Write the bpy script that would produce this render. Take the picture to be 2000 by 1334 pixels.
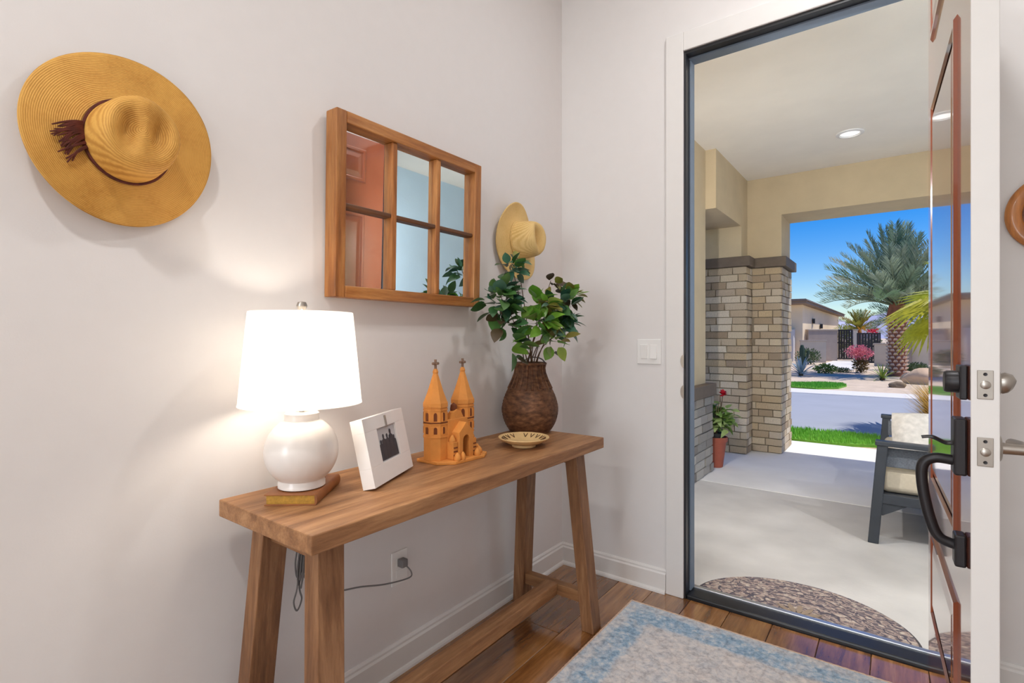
import bpy, bmesh, math, random
from mathutils import Vector, Matrix
R = math.radians
rng = random.Random(7)
scene = bpy.context.scene
for o in list(bpy.data.objects):
    bpy.data.objects.remove(o, do_unlink=True)
COL = scene.collection

# ------------------------------------------------------------------ camera
cam_d = bpy.data.cameras.new('camera')
cam_d.sensor_fit = 'HORIZONTAL'; cam_d.sensor_width = 36.0
cam_d.lens = 1015.0 / 2000.0 * 36.0
cam_d.shift_y = -7.0 / 2000.0
cam_d.clip_start = 0.02; cam_d.clip_end = 6000
cam = bpy.data.objects.new('camera', cam_d); COL.objects.link(cam)
cam.location = (0, 0, 1.16); cam.rotation_euler = (R(90), 0, R(36.6))
scene.camera = cam

# ------------------------------------------------------------------ view
scene.view_settings.view_transform = 'Standard'
scene.view_settings.look = 'None'
scene.view_settings.gamma = 1.0
scene.view_settings.use_curve_mapping = False
scene.view_settings.exposure = 0.0
scene.cycles.use_denoising = True
scene.cycles.max_bounces = 10
scene.cycles.diffuse_bounces = 5
scene.cycles.glossy_bounces = 5
scene.cycles.sample_clamp_indirect = 6.0

# ------------------------------------------------------------------ sky and sun
SUN_DIR = Vector((0.38, 0.165, 0.91)).normalized()
world = bpy.data.worlds.new('sky'); scene.world = world; world.use_nodes = True
wn = world.node_tree; wn.nodes.clear()
w_out = wn.nodes.new('ShaderNodeOutputWorld'); w_bg = wn.nodes.new('ShaderNodeBackground')
sky = wn.nodes.new('ShaderNodeTexSky'); sky.sky_type = 'NISHITA'
sky.sun_disc = False
sky.sun_elevation = math.asin(SUN_DIR.z)
sky.sun_rotation = math.atan2(SUN_DIR.x, SUN_DIR.y)
sky.altitude = 300; sky.air_density = 1.0; sky.dust_density = 0.6; sky.ozone_density = 3.5
w_bg.inputs['Strength'].default_value = 0.155
hs_ = wn.nodes.new('ShaderNodeHueSaturation'); hs_.inputs['Saturation'].default_value = 1.6; hs_.inputs['Hue'].default_value = 0.515; hs_.inputs['Value'].default_value = 1.0
wn.links.new(sky.outputs[0], hs_.inputs['Color']); wn.links.new(hs_.outputs[0], w_bg.inputs[0]); wn.links.new(w_bg.outputs[0], w_out.inputs[0])

def add_light(name, kind, loc, energy, color=(1, 1, 1), rot=(0, 0, 0), **kw):
    d = bpy.data.lights.new(name, kind); d.energy = energy; d.color = color
    for k, v in kw.items():
        setattr(d, k, v)
    o = bpy.data.objects.new(name, d); COL.objects.link(o)
    o.location = loc; o.rotation_euler = rot
    return o

s = add_light('sun_light', 'SUN', (0, 0, 20), 4.2, (1.0, 0.96, 0.90), angle=R(0.6))
s.rotation_euler = (-SUN_DIR).to_track_quat('-Z', 'Y').to_euler()
# added fill light at an unseen, made-up window behind the camera
add_light('added_window_light', 'AREA', (-0.55, -4.45, 1.55), 78, (0.90, 0.96, 1.0), rot=(R(90), 0, 0),
          shape='RECTANGLE', size=1.5, size_y=2.3)
# recessed ceiling lamps (fixtures are built further down)
CANS = [(-0.12, 1.62), (-0.35, -0.35), (-0.35, -2.4)]
CAN_W = [11.5, 17, 22]
for (cx, cy), wv in zip(CANS, CAN_W):
    add_light('ceiling_lamp_light', 'AREA', (cx, cy, 3.035), wv, (1.0, 0.99, 0.985), shape='DISK', size=0.14)

# ------------------------------------------------------------------ materials
MATS = {}
def new_mat(name):
    m = bpy.data.materials.new(name); m.use_nodes = True
    nt = m.node_tree
    b = nt.nodes['Principled BSDF']
    MATS[name] = m
    return m, nt, b

def nd(nt, t, **kw):
    n = nt.nodes.new(t)
    for k, v in kw.items():
        if k in ('operation', 'blend_type', 'data_type', 'noise_dimensions', 'feature', 'wave_type', 'bands_direction',
                 'rings_direction', 'wave_profile', 'distance'):
            setattr(n, k, v)
        else:
            n.inputs[k].default_value = v
    return n

def coords(nt, scale=(1, 1, 1), kind='Object', loc=(0, 0, 0), rot=(0, 0, 0), randomise=False):
    tc = nt.nodes.new('ShaderNodeTexCoord'); mp = nt.nodes.new('ShaderNodeMapping')
    mp.inputs['Scale'].default_value = scale; mp.inputs['Rotation'].default_value = rot
    mp.inputs['Location'].default_value = loc
    src = tc.outputs[kind]
    if randomise:
        oi = nt.nodes.new('ShaderNodeObjectInfo')
        ml = nd(nt, 'ShaderNodeMath', operation='MULTIPLY'); ml.inputs[1].default_value = 37.0
        nt.links.new(oi.outputs['Random'], ml.inputs[0])
        va = nt.nodes.new('ShaderNodeVectorMath'); va.operation = 'ADD'
        nt.links.new(src, va.inputs[0]); nt.links.new(ml.outputs[0], va.inputs[1])
        src = va.outputs[0]
    nt.links.new(src, mp.inputs['Vector'])
    return mp.outputs[0]

def ramp(nt, fac, stops):
    r = nt.nodes.new('ShaderNodeValToRGB'); e = r.color_ramp.elements
    while len(e) < len(stops):
        e.new(0.5)
    for i, (p, c) in enumerate(stops):
        e[i].position = p; e[i].color = (c[0], c[1], c[2], 1)
    nt.links.new(fac, r.inputs[0])
    return r.outputs[0]

def mixc(nt, fac, a, b, mode='MIX'):
    m = nt.nodes.new('ShaderNodeMix'); m.data_type = 'RGBA'; m.blend_type = mode
    for sock, v in ((m.inputs[0], fac), (m.inputs[6], a), (m.inputs[7], b)):
        if hasattr(v, 'is_linked') or isinstance(v, bpy.types.NodeSocket):
            nt.links.new(v, sock)
        elif isinstance(v, (int, float)):
            sock.default_value = v
        else:
            sock.default_value = (v[0], v[1], v[2], 1)
    return m.outputs[2]

def bump(nt, b, h, strength=0.3, dist=0.01):
    n = nt.nodes.new('ShaderNodeBump'); n.inputs['Strength'].default_value = strength
    n.inputs['Distance'].default_value = dist
    nt.links.new(h, n.inputs['Height']); nt.links.new(n.outputs[0], b.inputs['Normal'])

def S(r, g, b):   # sRGB 0-255 to linear
    f = lambda c: (c / 12.92 if c <= 0.04045 else ((c + 0.055) / 1.055) ** 2.4)
    return (f(r / 255), f(g / 255), f(b / 255))

def plain(name, c, rough=0.5, metal=0.0, coat=0.0, noise=0.06, nscale=20, bmp=0.0, bscale=200, bdist=0.002):
    m, nt, b = new_mat(name)
    n = nd(nt, 'ShaderNodeTexNoise', Scale=nscale, Detail=4.0)
    nt.links.new(coords(nt), n.inputs['Vector'])
    col = ramp(nt, n.outputs[0], [(0.25, tuple(x * (1 - noise) for x in c)), (0.75, tuple(min(1, x * (1 + noise)) for x in c))])
    nt.links.new(col, b.inputs['Base Color'])
    b.inputs['Roughness'].default_value = rough; b.inputs['Metallic'].default_value = metal
    b.inputs['Coat Weight'].default_value = coat
    if bmp:
        n2 = nd(nt, 'ShaderNodeTexNoise', Scale=bscale, Detail=3.0)
        nt.links.new(coords(nt), n2.inputs['Vector'])
        bump(nt, b, n2.outputs[0], bmp, bdist)
    return m

def wood(name, cols, axis='Y', scale=1.0, rough=0.5, coat=0.0, bmp=0.25, randomise=False, knots=False):
    m, nt, b = new_mat(name)
    st = {'X': (1.2, 14, 14), 'Y': (14, 1.2, 14), 'Z': (14, 14, 1.2)}[axis]
    v = coords(nt, tuple(x * scale for x in st), randomise=randomise)
    n = nd(nt, 'ShaderNodeTexNoise', Scale=1.6, Detail=6.0, Roughness=0.62, Distortion=0.5)
    nt.links.new(v, n.inputs['Vector'])
    n2 = nd(nt, 'ShaderNodeTexNoise', Scale=9.0, Detail=5.0, Roughness=0.7)
    nt.links.new(v, n2.inputs['Vector'])
    c1 = ramp(nt, n.outputs[0], [(0.28, cols[0]), (0.48, cols[1]), (0.70, cols[2])])
    c2 = ramp(nt, n2.outputs[0], [(0.35, (0.55, 0.5, 0.46)), (0.6, (1, 1, 1))])
    col = mixc(nt, 0.55, c1, c2, 'MULTIPLY')
    if randomise:
        oi = nt.nodes.new('ShaderNodeObjectInfo')
        tint = ramp(nt, oi.outputs['Random'], [(0.0, (0.68, 0.64, 0.6)), (0.5, (0.95, 0.92, 0.9)), (1.0, (1.15, 1.1, 1.02))])
        col = mixc(nt, 1.0, col, tint, 'MULTIPLY')
    if knots:
        vo = nd(nt, 'ShaderNodeTexVoronoi', Scale=1.0, Randomness=1.0)
        nt.links.new(coords(nt, (5.0, 1.9, 1), randomise=randomise), vo.inputs['Vector'])
        kc = ramp(nt, vo.outputs['Distance'], [(0.0, (0.16, 0.11, 0.08)), (0.05, (0.45, 0.4, 0.35)), (0.10, (1, 1, 1))])
        col = mixc(nt, 1.0, col, kc, 'MULTIPLY')
    nt.links.new(col, b.inputs['Base Color'])
    b.inputs['Roughness'].default_value = rough; b.inputs['Coat Weight'].default_value = coat
    b.inputs['Coat Roughness'].default_value = 0.12; b.inputs['Coat IOR'].default_value = 1.7
    if bmp:
        bump(nt, b, n2.outputs[0], bmp, 0.003)
    return m

def by_object(name, cols, rough=0.7, bscale=60, bmp=0.5, bdist=0.01, noise=0.35, nscale=18, trans=0.0):
    """colour picked per object (bricks, leaves) with grain on top"""
    m, nt, b = new_mat(name)
    oi = nt.nodes.new('ShaderNodeObjectInfo')
    k = len(cols)
    c = ramp(nt, oi.outputs['Random'], [(i / max(1, k - 1), cc) for i, cc in enumerate(cols)])
    n = nd(nt, 'ShaderNodeTexNoise', Scale=nscale, Detail=4.0)
    nt.links.new(coords(nt, kind='Generated' if False else 'Object'), n.inputs['Vector'])
    g = ramp(nt, n.outputs[0], [(0.25, (1 - noise,) * 3), (0.75, (1 + noise * 0.3,) * 3)])
    col = mixc(nt, 1.0, c, g, 'MULTIPLY')
    nt.links.new(col, b.inputs['Base Color']); b.inputs['Roughness'].default_value = rough
    if trans:
        t = nt.nodes.new('ShaderNodeBsdfTranslucent'); nt.links.new(col, t.inputs[0])
        mx = nt.nodes.new('ShaderNodeMixShader'); mx.inputs[0].default_value = trans
        nt.links.new(b.outputs[0], mx.inputs[1]); nt.links.new(t.outputs[0], mx.inputs[2])
        nt.links.new(mx.outputs[0], nt.nodes['Material Output'].inputs[0])
    elif bmp:
        n2 = nd(nt, 'ShaderNodeTexNoise', Scale=bscale, Detail=3.0)
        nt.links.new(coords(nt), n2.inputs['Vector'])
        bump(nt, b, n2.outputs[0], bmp, bdist)
    return m

M_wall = plain('wall_paint', S(226, 223, 221), 0.75, noise=0.01, bmp=0.12, bscale=260, bdist=0.001)
M_ceil = plain('ceiling_paint', S(235, 233, 230), 0.8, noise=0.01)
M_trim = plain('trim_paint', S(228, 226, 223), 0.4, noise=0.01)
M_white_plastic = plain('white_plastic', S(235, 234, 231), 0.35, noise=0.01)
M_floor = wood('floor_oak', [S(98, 60, 28), S(152, 102, 54), S(188, 138, 82)], 'Y', 0.8, 0.25, 1.0, 0.12, True, True)
M_table = wood('table_wood', [S(122, 82, 50), S(160, 114, 74), S(188, 142, 98)], 'Y', 1.0, 0.55, 0.0, 0.35)
M_table_x = wood('table_wood_cross', [S(112, 74, 44), S(146, 102, 64), S(172, 126, 84)], 'X', 1.0, 0.55, 0.0, 0.35)
M_leg = wood('leg_wood', [S(98, 64, 40), S(134, 92, 58), S(166, 122, 84)], 'Z', 1.0, 0.55, 0.0, 0.4)
M_frame_y = wood('sash_wood_y', [S(88, 48, 20), S(168, 106, 48), S(206, 148, 84)], 'Y', 0.9, 0.5, 0.1, 0.35)
M_frame_z = wood('sash_wood_z', [S(88, 48, 20), S(172, 108, 48), S(210, 152, 88)], 'Z', 0.9, 0.5, 0.1, 0.35, True)
M_ring = wood('ring_wood', [S(150, 84, 36), S(206, 132, 62), S(228, 164, 92)], 'Z', 0.8, 0.4, 0.3, 0.1)
M_black = plain('black_metal', (0.012, 0.013, 0.016), 0.35, noise=0.1)
M_bronze = plain('dark_bronze', (0.022, 0.02, 0.022), 0.38, 0.4, noise=0.15)
M_nickel = plain('satin_nickel', S(172, 166, 158), 0.32, 0.95, noise=0.08)
M_silver = plain('aluminium', S(205, 208, 212), 0.3, 0.9, noise=0.05)
M_seal = plain('grey_weather_seal', S(96, 108, 122), 0.5, noise=0.05)
M_ceramic = plain('white_ceramic', S(232, 226, 220), 0.28, coat=0.3, noise=0.015, nscale=6)
M_cord = plain('grey_cord', S(120, 118, 118), 0.5)
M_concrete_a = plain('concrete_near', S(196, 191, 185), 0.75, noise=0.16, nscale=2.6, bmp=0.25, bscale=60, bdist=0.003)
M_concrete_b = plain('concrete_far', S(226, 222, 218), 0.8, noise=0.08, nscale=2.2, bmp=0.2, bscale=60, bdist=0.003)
M_stucco = plain('tan_stucco', S(198, 179, 146), 0.9, noise=0.06, nscale=5, bmp=0.35, bscale=90, bdist=0.004)
M_porch_ceil = plain('porch_ceiling_paint', S(236, 229, 217), 0.9, noise=0.03, nscale=4, bmp=0.2, bscale=90, bdist=0.003)
M_daylight_stucco = plain('daylight_tinted_stucco', S(192, 216, 232), 0.9, noise=0.03, nscale=3, bmp=0.4, bscale=70, bdist=0.004)  # blue cast of the daylight is put into this stucco colour
M_cap = plain('brown_ledge_paint', S(98, 84, 70), 0.7, noise=0.1)
M_mortar = plain('mortar', S(150, 136, 116), 0.95, noise=0.15, nscale=40, bmp=0.4, bscale=120)
M_brick = by_object('tan_brick', [S(196, 174, 142), S(216, 198, 170), S(172, 148, 120), S(226, 210, 186), S(190, 170, 146), S(206, 182, 146), S(164, 144, 122)], 0.85)
M_brick_shaded = by_object('shaded_brick', [S(160, 154, 146), S(190, 182, 170), S(140, 132, 124), S(202, 196, 186), S(170, 158, 142)], 0.85)  # bluish shade on the wainscot is put into these brick colours
M_road = plain('asphalt', S(158, 160, 166), 0.85, noise=0.06, nscale=1.2, bmp=0.3, bscale=60)
M_gravel = plain('desert_gravel', S(208, 186, 160), 0.95, noise=0.14, nscale=3.5, bmp=0.6, bscale=18, bdist=0.03)
M_kerb = plain('pale_kerb', S(222, 216, 208), 0.8, noise=0.05)
M_grass = plain('lawn_green', S(128, 190, 66), 0.9, noise=0.3, nscale=25)
M_turf_base = plain('turf_base', S(110, 168, 56), 0.95, noise=0.2, nscale=30)
M_wicker = None
M_terracotta_pot = plain('terracotta_pot', S(152, 78, 58), 0.7, noise=0.1)
M_black_pot = plain('nursery_pot_plastic', (0.02, 0.02, 0.02), 0.5)
M_soil = plain('soil', S(60, 44, 34), 0.95, noise=0.3, nscale=60)
M_stem = plain('brown_stem', S(92, 70, 48), 0.7, noise=0.2)
M_book_cover = plain('book_leather', S(146, 88, 42), 0.5, noise=0.2, nscale=30)
M_paper_gold = plain('gilded_pages', S(178, 134, 46), 0.45, 0.2, noise=0.25, nscale=150)
M_mirror, _nt, _b = new_mat('mirror_glass')
_b.inputs['Base Color'].default_value = (0.86, 0.90, 0.91, 1); _b.inputs['Metallic'].default_value = 1.0
_b.inputs['Roughness'].default_value = 0.02

# door: red-brown glossy paint outside, white inside
M_door_red, _nt, _b = new_mat('door_red_brown')
_n = nd(_nt, 'ShaderNodeTexNoise', Scale=3.0, Detail=3.0); _nt.links.new(coords(_nt), _n.inputs['Vector'])
_nt.links.new(ramp(_nt, _n.outputs[0], [(0.3, S(136, 72, 48)), (0.7, S(150, 82, 56))]), _b.inputs['Base Color'])
_b.inputs['Roughness'].default_value = 0.18; _b.inputs['Coat Weight'].default_value = 1.0; _b.inputs['Coat Roughness'].default_value = 0.04

def straw(name, c1, c2, scale):
    m, nt, b = new_mat(name)
    w1 = nd(nt, 'ShaderNodeTexWave', Scale=scale, Distortion=1.0, Detail=2.0, wave_type='RINGS', rings_direction='Z')
    w2 = nd(nt, 'ShaderNodeTexNoise', Scale=scale * 1.6, Detail=3.0)
    n = nd(nt, 'ShaderNodeTexNoise', Scale=14.0, Detail=3.0)
    v = coords(nt)
    for q in (w1, w2, n):
        nt.links.new(v, q.inputs['Vector'])
    f = nd(nt, 'ShaderNodeMath', operation='MULTIPLY'); nt.links.new(w1.outputs['Fac'], f.inputs[0]); nt.links.new(w2.outputs[0], f.inputs[1])
    g = nd(nt, 'ShaderNodeMath', operation='ADD'); nt.links.new(f.outputs[0], g.inputs[0]); nt.links.new(n.outputs[0], g.inputs[1])
    col = ramp(nt, g.outputs[0], [(0.35, c1), (0.95, c2)])
    nt.links.new(col, b.inputs['Base Color']); b.inputs['Roughness'].default_value = 0.7
    bump(nt, b, f.outputs[0], 0.5, 0.002)
    return m
M_straw1 = straw('golden_straw', S(178, 122, 44), S(216, 164, 78), 90)
M_straw2 = straw('pale_straw', S(206, 168, 98), S(228, 196, 132), 90)
M_tassel = plain('tassel_thread', S(86, 34, 22), 0.8, noise=0.4, nscale=60)

def shade_material():
    m, nt, b = new_mat('lamp_shade_linen')
    nt.nodes.remove(b)
    n = nd(nt, 'ShaderNodeTexNoise', Scale=160.0, Detail=2.0); nt.links.new(coords(nt, (1, 1, 0.25)), n.inputs['Vector'])
    c = ramp(nt, n.outputs[0], [(0.3, (0.90, 0.875, 0.835)), (0.7, (0.92, 0.895, 0.855))])
    d = nt.nodes.new('ShaderNodeBsdfDiffuse'); t = nt.nodes.new('ShaderNodeBsdfTranslucent')
    nt.links.new(c, d.inputs[0]); nt.links.new(c, t.inputs[0])
    mx = nt.nodes.new('ShaderNodeMixShader'); mx.inputs[0].default_value = 0.50
    nt.links.new(d.outputs[0], mx.inputs[1]); nt.links.new(t.outputs[0], mx.inputs[2])
    nt.links.new(mx.outputs[0], nt.nodes['Material Output'].inputs[0])
    return m
M_shade = shade_material()

def emit(name, c, strength):
    m, nt, b = new_mat(name)
    b.inputs['Base Color'].default_value = (0.9, 0.9, 0.9, 1)
    b.inputs['Emission Color'].default_value = (*c, 1); b.inputs['Emission Strength'].default_value = strength
    return m
M_lens = emit('lamp_lens', (1, 0.97, 0.92), 1.0)

def rug_material():
    m, nt, b = new_mat('faded_oriental_rug')
    tc = nt.nodes.new('ShaderNodeTexCoord'); sx = nt.nodes.new('ShaderNodeSeparateXYZ'); nt.links.new(tc.outputs['Object'], sx.inputs[0])
    def mth(op, a, bb=None):
        q = nd(nt, 'ShaderNodeMath', operation=op)
        for i, v in enumerate((a, bb)):
            if v is None: continue
            if isinstance(v, (int, float)): q.inputs[i].default_value = v
            else: nt.links.new(v, q.inputs[i])
        return q.outputs[0]
    # distance to the rug edge: local origin is the rug's centre
    dx = mth('SUBTRACT', RUG_HX, mth('ABSOLUTE', sx.outputs[0])); dy = mth('SUBTRACT', RUG_HY, mth('ABSOLUTE', sx.outputs[1]))
    ed = mth('MINIMUM', dx, dy)
    wob = nd(nt, 'ShaderNodeTexNoise', Scale=14.0, Detail=3.0); nt.links.new(tc.outputs['Object'], wob.inputs['Vector'])
    ed2 = mth('ADD', ed, mth('MULTIPLY', mth('SUBTRACT', wob.outputs[0], 0.5), 0.05))
    field = ramp(nt, ed2, [(0.0, (0.5, 0.5, 0.5)), (0.035, (0.5, 0.5, 0.5)), (0.055, (1, 1, 1)), (0.13, (1, 1, 1)), (0.15, (0, 0, 0)), (1, (0, 0, 0))])
    n1 = nd(nt, 'ShaderNodeTexNoise', Scale=8.0, Detail=7.0, Roughness=0.75); nt.links.new(tc.outputs['Object'], n1.inputs['Vector'])
    n2 = nd(nt, 'ShaderNodeTexNoise', Scale=45.0, Detail=5.0, Roughness=0.7); nt.links.new(tc.outputs['Object'], n2.inputs['Vector'])
    vo = nd(nt, 'ShaderNodeTexVoronoi', Scale=16.0, feature='DISTANCE_TO_EDGE'); nt.links.new(tc.outputs['Object'], vo.inputs['Vector'])
    beige = ramp(nt, n2.outputs[0], [(0.3, S(178, 172, 170)), (0.5, S(220, 213, 208)), (0.7, S(238, 229, 222))])
    blue = ramp(nt, n2.outputs[0], [(0.3, S(106, 134, 164)), (0.5, S(156, 184, 206)), (0.68, S(218, 221, 220))])
    f1 = ramp(nt, n1.outputs[0], [(0.40, (0.1, 0.1, 0.1)), (0.60, (0.9, 0.9, 0.9))])
    fm = mixc(nt, 0.40, f1, field, 'MIX')
    fm2 = mixc(nt, 1.0, fm, ramp(nt, field, [(0.0, (0.55, 0.55, 0.55)), (1.0, (1.3, 1.3, 1.3))]), 'MULTIPLY')
    bw = nt.nodes.new('ShaderNodeRGBToBW'); nt.links.new(fm2, bw.inputs[0])
    col = mixc(nt, bw.outputs[0], beige, blue)
    lines = ramp(nt, vo.outputs['Distance'], [(0.0, (0.78, 0.74, 0.72)), (0.06, (1, 1, 1))])
    col = mixc(nt, 0.5, col, lines, 'MULTIPLY')
    nt.links.new(col, b.inputs['Base Color']); b.inputs['Roughness'].default_value = 0.95
    bump(nt, b, n2.outputs[0], 0.6, 0.004)
    return m

# ------------------------------------------------------------------ mesh helpers
class MB:
    def __init__(self):
        self.v = []; self.f = []; self.m = []
    def add(self, vs, fs, mi=0, M=None):
        k = len(self.v)
        self.v += [tuple(M @ Vector(p)) if M is not None else tuple(p) for p in vs]
        self.f += [tuple(i + k for i in q) for q in fs]; self.m += [mi] * len(fs)
        return self
    def box(self, a, b, mi=0, M=None, fm=None):
        (x0, y0, z0), (x1, y1, z1) = a, b
        vs = [(x0, y0, z0), (x1, y0, z0), (x1, y1, z0), (x0, y1, z0), (x0, y0, z1), (x1, y0, z1), (x1, y1, z1), (x0, y1, z1)]
        fs = [(0, 3, 2, 1), (4, 5, 6, 7), (0, 1, 5, 4), (1, 2, 6, 5), (2, 3, 7, 6), (3, 0, 4, 7)]  # -z +z -y +x +y -x
        k = len(self.m); self.add(vs, fs, mi, M)
        if fm:
            for i, mm in fm.items():
                self.m[k + i] = mm
        return self
    def hexa(self, bot, top, mi=0):
        """8-corner solid from two quads (ccw seen from above)"""
        return self.add(list(bot) + list(top), [(3, 2, 1, 0), (4, 5, 6, 7), (0, 1, 5, 4), (1, 2, 6, 5), (2, 3, 7, 6), (3, 0, 4, 7)], mi)
    def prism(self, poly, z0, z1, mi=0, M=None):
        n = len(poly)
        vs = [(x, y, z0) for x, y in poly] + [(x, y, z1) for x, y in poly]
        fs = [tuple(range(n - 1, -1, -1)), tuple(range(n, 2 * n))] + [(i, (i + 1) % n, n + (i + 1) % n, n + i) for i in range(n)]
        return self.add(vs, fs, mi, M)
    def lathe(self, prof, seg=32, mi=0, M=None, rfun=None, close=True):
        vs = []; fs = []; n = len(prof)
        for i, (r, z) in enumerate(prof):
            for k in range(seg):
                a = 2 * math.pi * k / seg
                rr = r if rfun is None else rfun(r, z, a, i, k)
                vs.append((rr * math.cos(a), rr * math.sin(a), z))
        for i in range(n - 1):
            for k in range(seg):
                k2 = (k + 1) % seg
                fs.append((i * seg + k, i * seg + k2, (i + 1) * seg + k2, (i + 1) * seg + k))
        if close:
            if prof[0][0] > 1e-5: fs.append(tuple(range(seg - 1, -1, -1)))
            if prof[-1][0] > 1e-5: fs.append(tuple((n - 1) * seg + k for k in range(seg)))
        return self.add(vs, fs, mi, M)
    def tube(self, pts, rad, seg=8, mi=0, caps=True, flat=1.0):
        pts = [Vector(p) for p in pts]; n = len(pts)
        rads = rad if isinstance(rad, (list, tuple)) else [rad] * n
        vs = []; fs = []; up = Vector((0.13, 0.27, 0.95)).normalized(); prev = None
        for i, p in enumerate(pts):
            t = (pts[min(i + 1, n - 1)] - pts[max(i - 1, 0)]).normalized()
            if prev is None:
                a = t.cross(up)
                if a.length < 1e-3: a = t.cross(Vector((1, 0, 0)))
            else:
                a = prev - t * prev.dot(t)
            a.normalize(); prev = a; c = t.cross(a)
            for k in range(seg):
                th = 2 * math.pi * k / seg
                vs.append(p + (a * math.cos(th) + c * math.sin(th) * flat) * rads[i])
        for i in range(n - 1):
            for k in range(seg):
                k2 = (k + 1) % seg
                fs.append((i * seg + k, i * seg + k2, (i + 1) * seg + k2, (i + 1) * seg + k))
        if caps:
            fs.append(tuple(range(seg - 1, -1, -1))); fs.append(tuple((n - 1) * seg + k for k in range(seg)))
        return self.add(vs, fs, mi)
    def mesh(self, name, mats, smooth=None):
        me = bpy.data.meshes.new(name); me.from_pydata(self.v, [], self.f)
        for mm in (mats if isinstance(mats, (list, tuple)) else [mats]): me.materials.append(mm)
        me.polygons.foreach_set('material_index', self.m)
        me.update()
        if smooth is not None:
            me.polygons.foreach_set('use_smooth', [True] * len(me.polygons))
            me.set_sharp_from_angle(angle=R(smooth))
        return me
    def build(self, name, mats, parent=None, smooth=None, bevel=0.0, seg=2, loc=None, rot=None, solid=0.0):
        return place(name, self.mesh(name, mats, smooth), parent, loc, rot, bevel, seg, solid)

def place(name, me, parent=None, loc=None, rot=None, bevel=0.0, seg=2, solid=0.0):
    o = bpy.data.objects.new(name, me); COL.objects.link(o); o.parent = parent
    if loc is not None: o.location = loc
    if rot is not None: o.rotation_euler = rot
    if solid:
        md = o.modifiers.new('thickness', 'SOLIDIFY'); md.thickness = solid; md.offset = 0
    if bevel:
        md = o.modifiers.new('bevel', 'BEVEL'); md.width = bevel; md.segments = seg; md.limit_method = 'ANGLE'; md.angle_limit = R(40)
    return o

def empty(name, loc=(0, 0, 0), rz=0.0, rot=None):
    o = bpy.data.objects.new(name, None); COL.objects.link(o); o.location = loc
    o.rotation_euler = rot if rot else (0, 0, rz); o.empty_display_size = 0.1
    return o

def tag(o, label=None, cat=None, group=None, kind=None):
    if label: o['label'] = label
    if cat: o['category'] = cat
    if group: o['group'] = group
    if kind: o['kind'] = kind
    return o

def boxes(name, mats, lst, parent=None, bevel=0.0, kind=None, label=None):
    mb = MB()
    for a, b in lst: mb.box(a, b)
    o = mb.build(name, mats, parent, bevel=bevel)
    if kind: o['kind'] = kind
    if label: o['label'] = label
    return o

def bezier(p0, p1, p2, p3, n=16):
    out = []
    for i in range(n + 1):
        t = i / n; u = 1 - t
        out.append(tuple(u ** 3 * a + 3 * u * u * t * b + 3 * u * t * t * c + t ** 3 * d for a, b, c, d in zip(p0, p1, p2, p3)))
    return out

def catmull(pts, n=8):
    P = [Vector(p) for p in pts]; P = [P[0] * 2 - P[1]] + P + [P[-1] * 2 - P[-2]]; out = []
    for i in range(1, len(P) - 2):
        for k in range(n):
            t = k / n; a, b, c, d = P[i - 1], P[i], P[i + 1], P[i + 2]
            out.append(0.5 * ((2 * b) + (c - a) * t + (2 * a - 5 * b + 4 * c - d) * t * t + (3 * b - a - 3 * c + d) * t ** 3))
    out.append(P[-2]); return out

def pillow_mesh(name, mat, w, d, h, p=0.5, seg=14, ridge=0.0):
    """soft cushion: top and bottom sheets bulging from a rounded rectangle"""
    mb = MB(); vs = []; fs = []
    for side in (1, -1):
        for i in range(seg + 1):
            for j in range(seg + 1):
                u = -1 + 2 * i / seg; v = -1 + 2 * j / seg
                k = max(0.0, (1 - abs(u) ** 4) * (1 - abs(v) ** 4)) ** p
                x = u * w / 2 * (1 - 0.05 * v * v); y = v * d / 2 * (1 - 0.05 * u * u)
                vs.append((x, y, side * h / 2 * k + ridge * math.sin(9 * u) * k))
    n = (seg + 1) ** 2
    for s_ in (0, 1):
        for i in range(seg):
            for j in range(seg):
                q = [s_ * n + i * (seg + 1) + j, s_ * n + (i + 1) * (seg + 1) + j, s_ * n + (i + 1) * (seg + 1) + j + 1, s_ * n + i * (seg + 1) + j + 1]
                fs.append(tuple(q if s_ == 0 else q[::-1]))
    mb.add(vs, fs)
    return mb.mesh(name, mat, 70)

# ------------------------------------------------------------------ room shell
XL, YF, ZC = -1.40, 2.32, 3.05          # left wall, front (door) wall, ceiling
XR, YB = 1.15, -4.60                    # right wall, back wall
YO = 2.43                               # outer face of the front wall
DX0, DX1, DZ = -0.775, 0.165, 2.44      # rough opening of the door

tag(boxes('wall_left', M_wall, [((XL - 0.15, YB, 0), (XL, YO, ZC))]), kind='structure')
tag(boxes('wall_front', M_wall, [((XL, YF, 0), (DX0, YO, ZC)), ((DX1, YF, 0), (1.75, YO, ZC)), ((DX0, YF, DZ), (DX1, YO, ZC))]), kind='structure')
tag(boxes('wall_right', M_wall, [((XR, YB, 0), (XR + 0.15, YO, ZC))]), kind='structure')
WX0, WX1, WZ0, WZ1 = -1.3, 0.2, 0.4, 2.75
tag(boxes('wall_back', M_wall, [((XL, YB - 0.15, 0), (WX0, YB, ZC)), ((WX1, YB - 0.15, 0), (XR, YB, ZC)),
                                ((WX0, YB - 0.15, 0), (WX1, YB, WZ0)), ((WX0, YB - 0.15, WZ1), (WX1, YB, ZC))]), kind='structure')
tag(boxes('ceiling', M_ceil, [((XL, YB, ZC), (XR, YO, ZC + 0.1))]), kind='structure')

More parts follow.
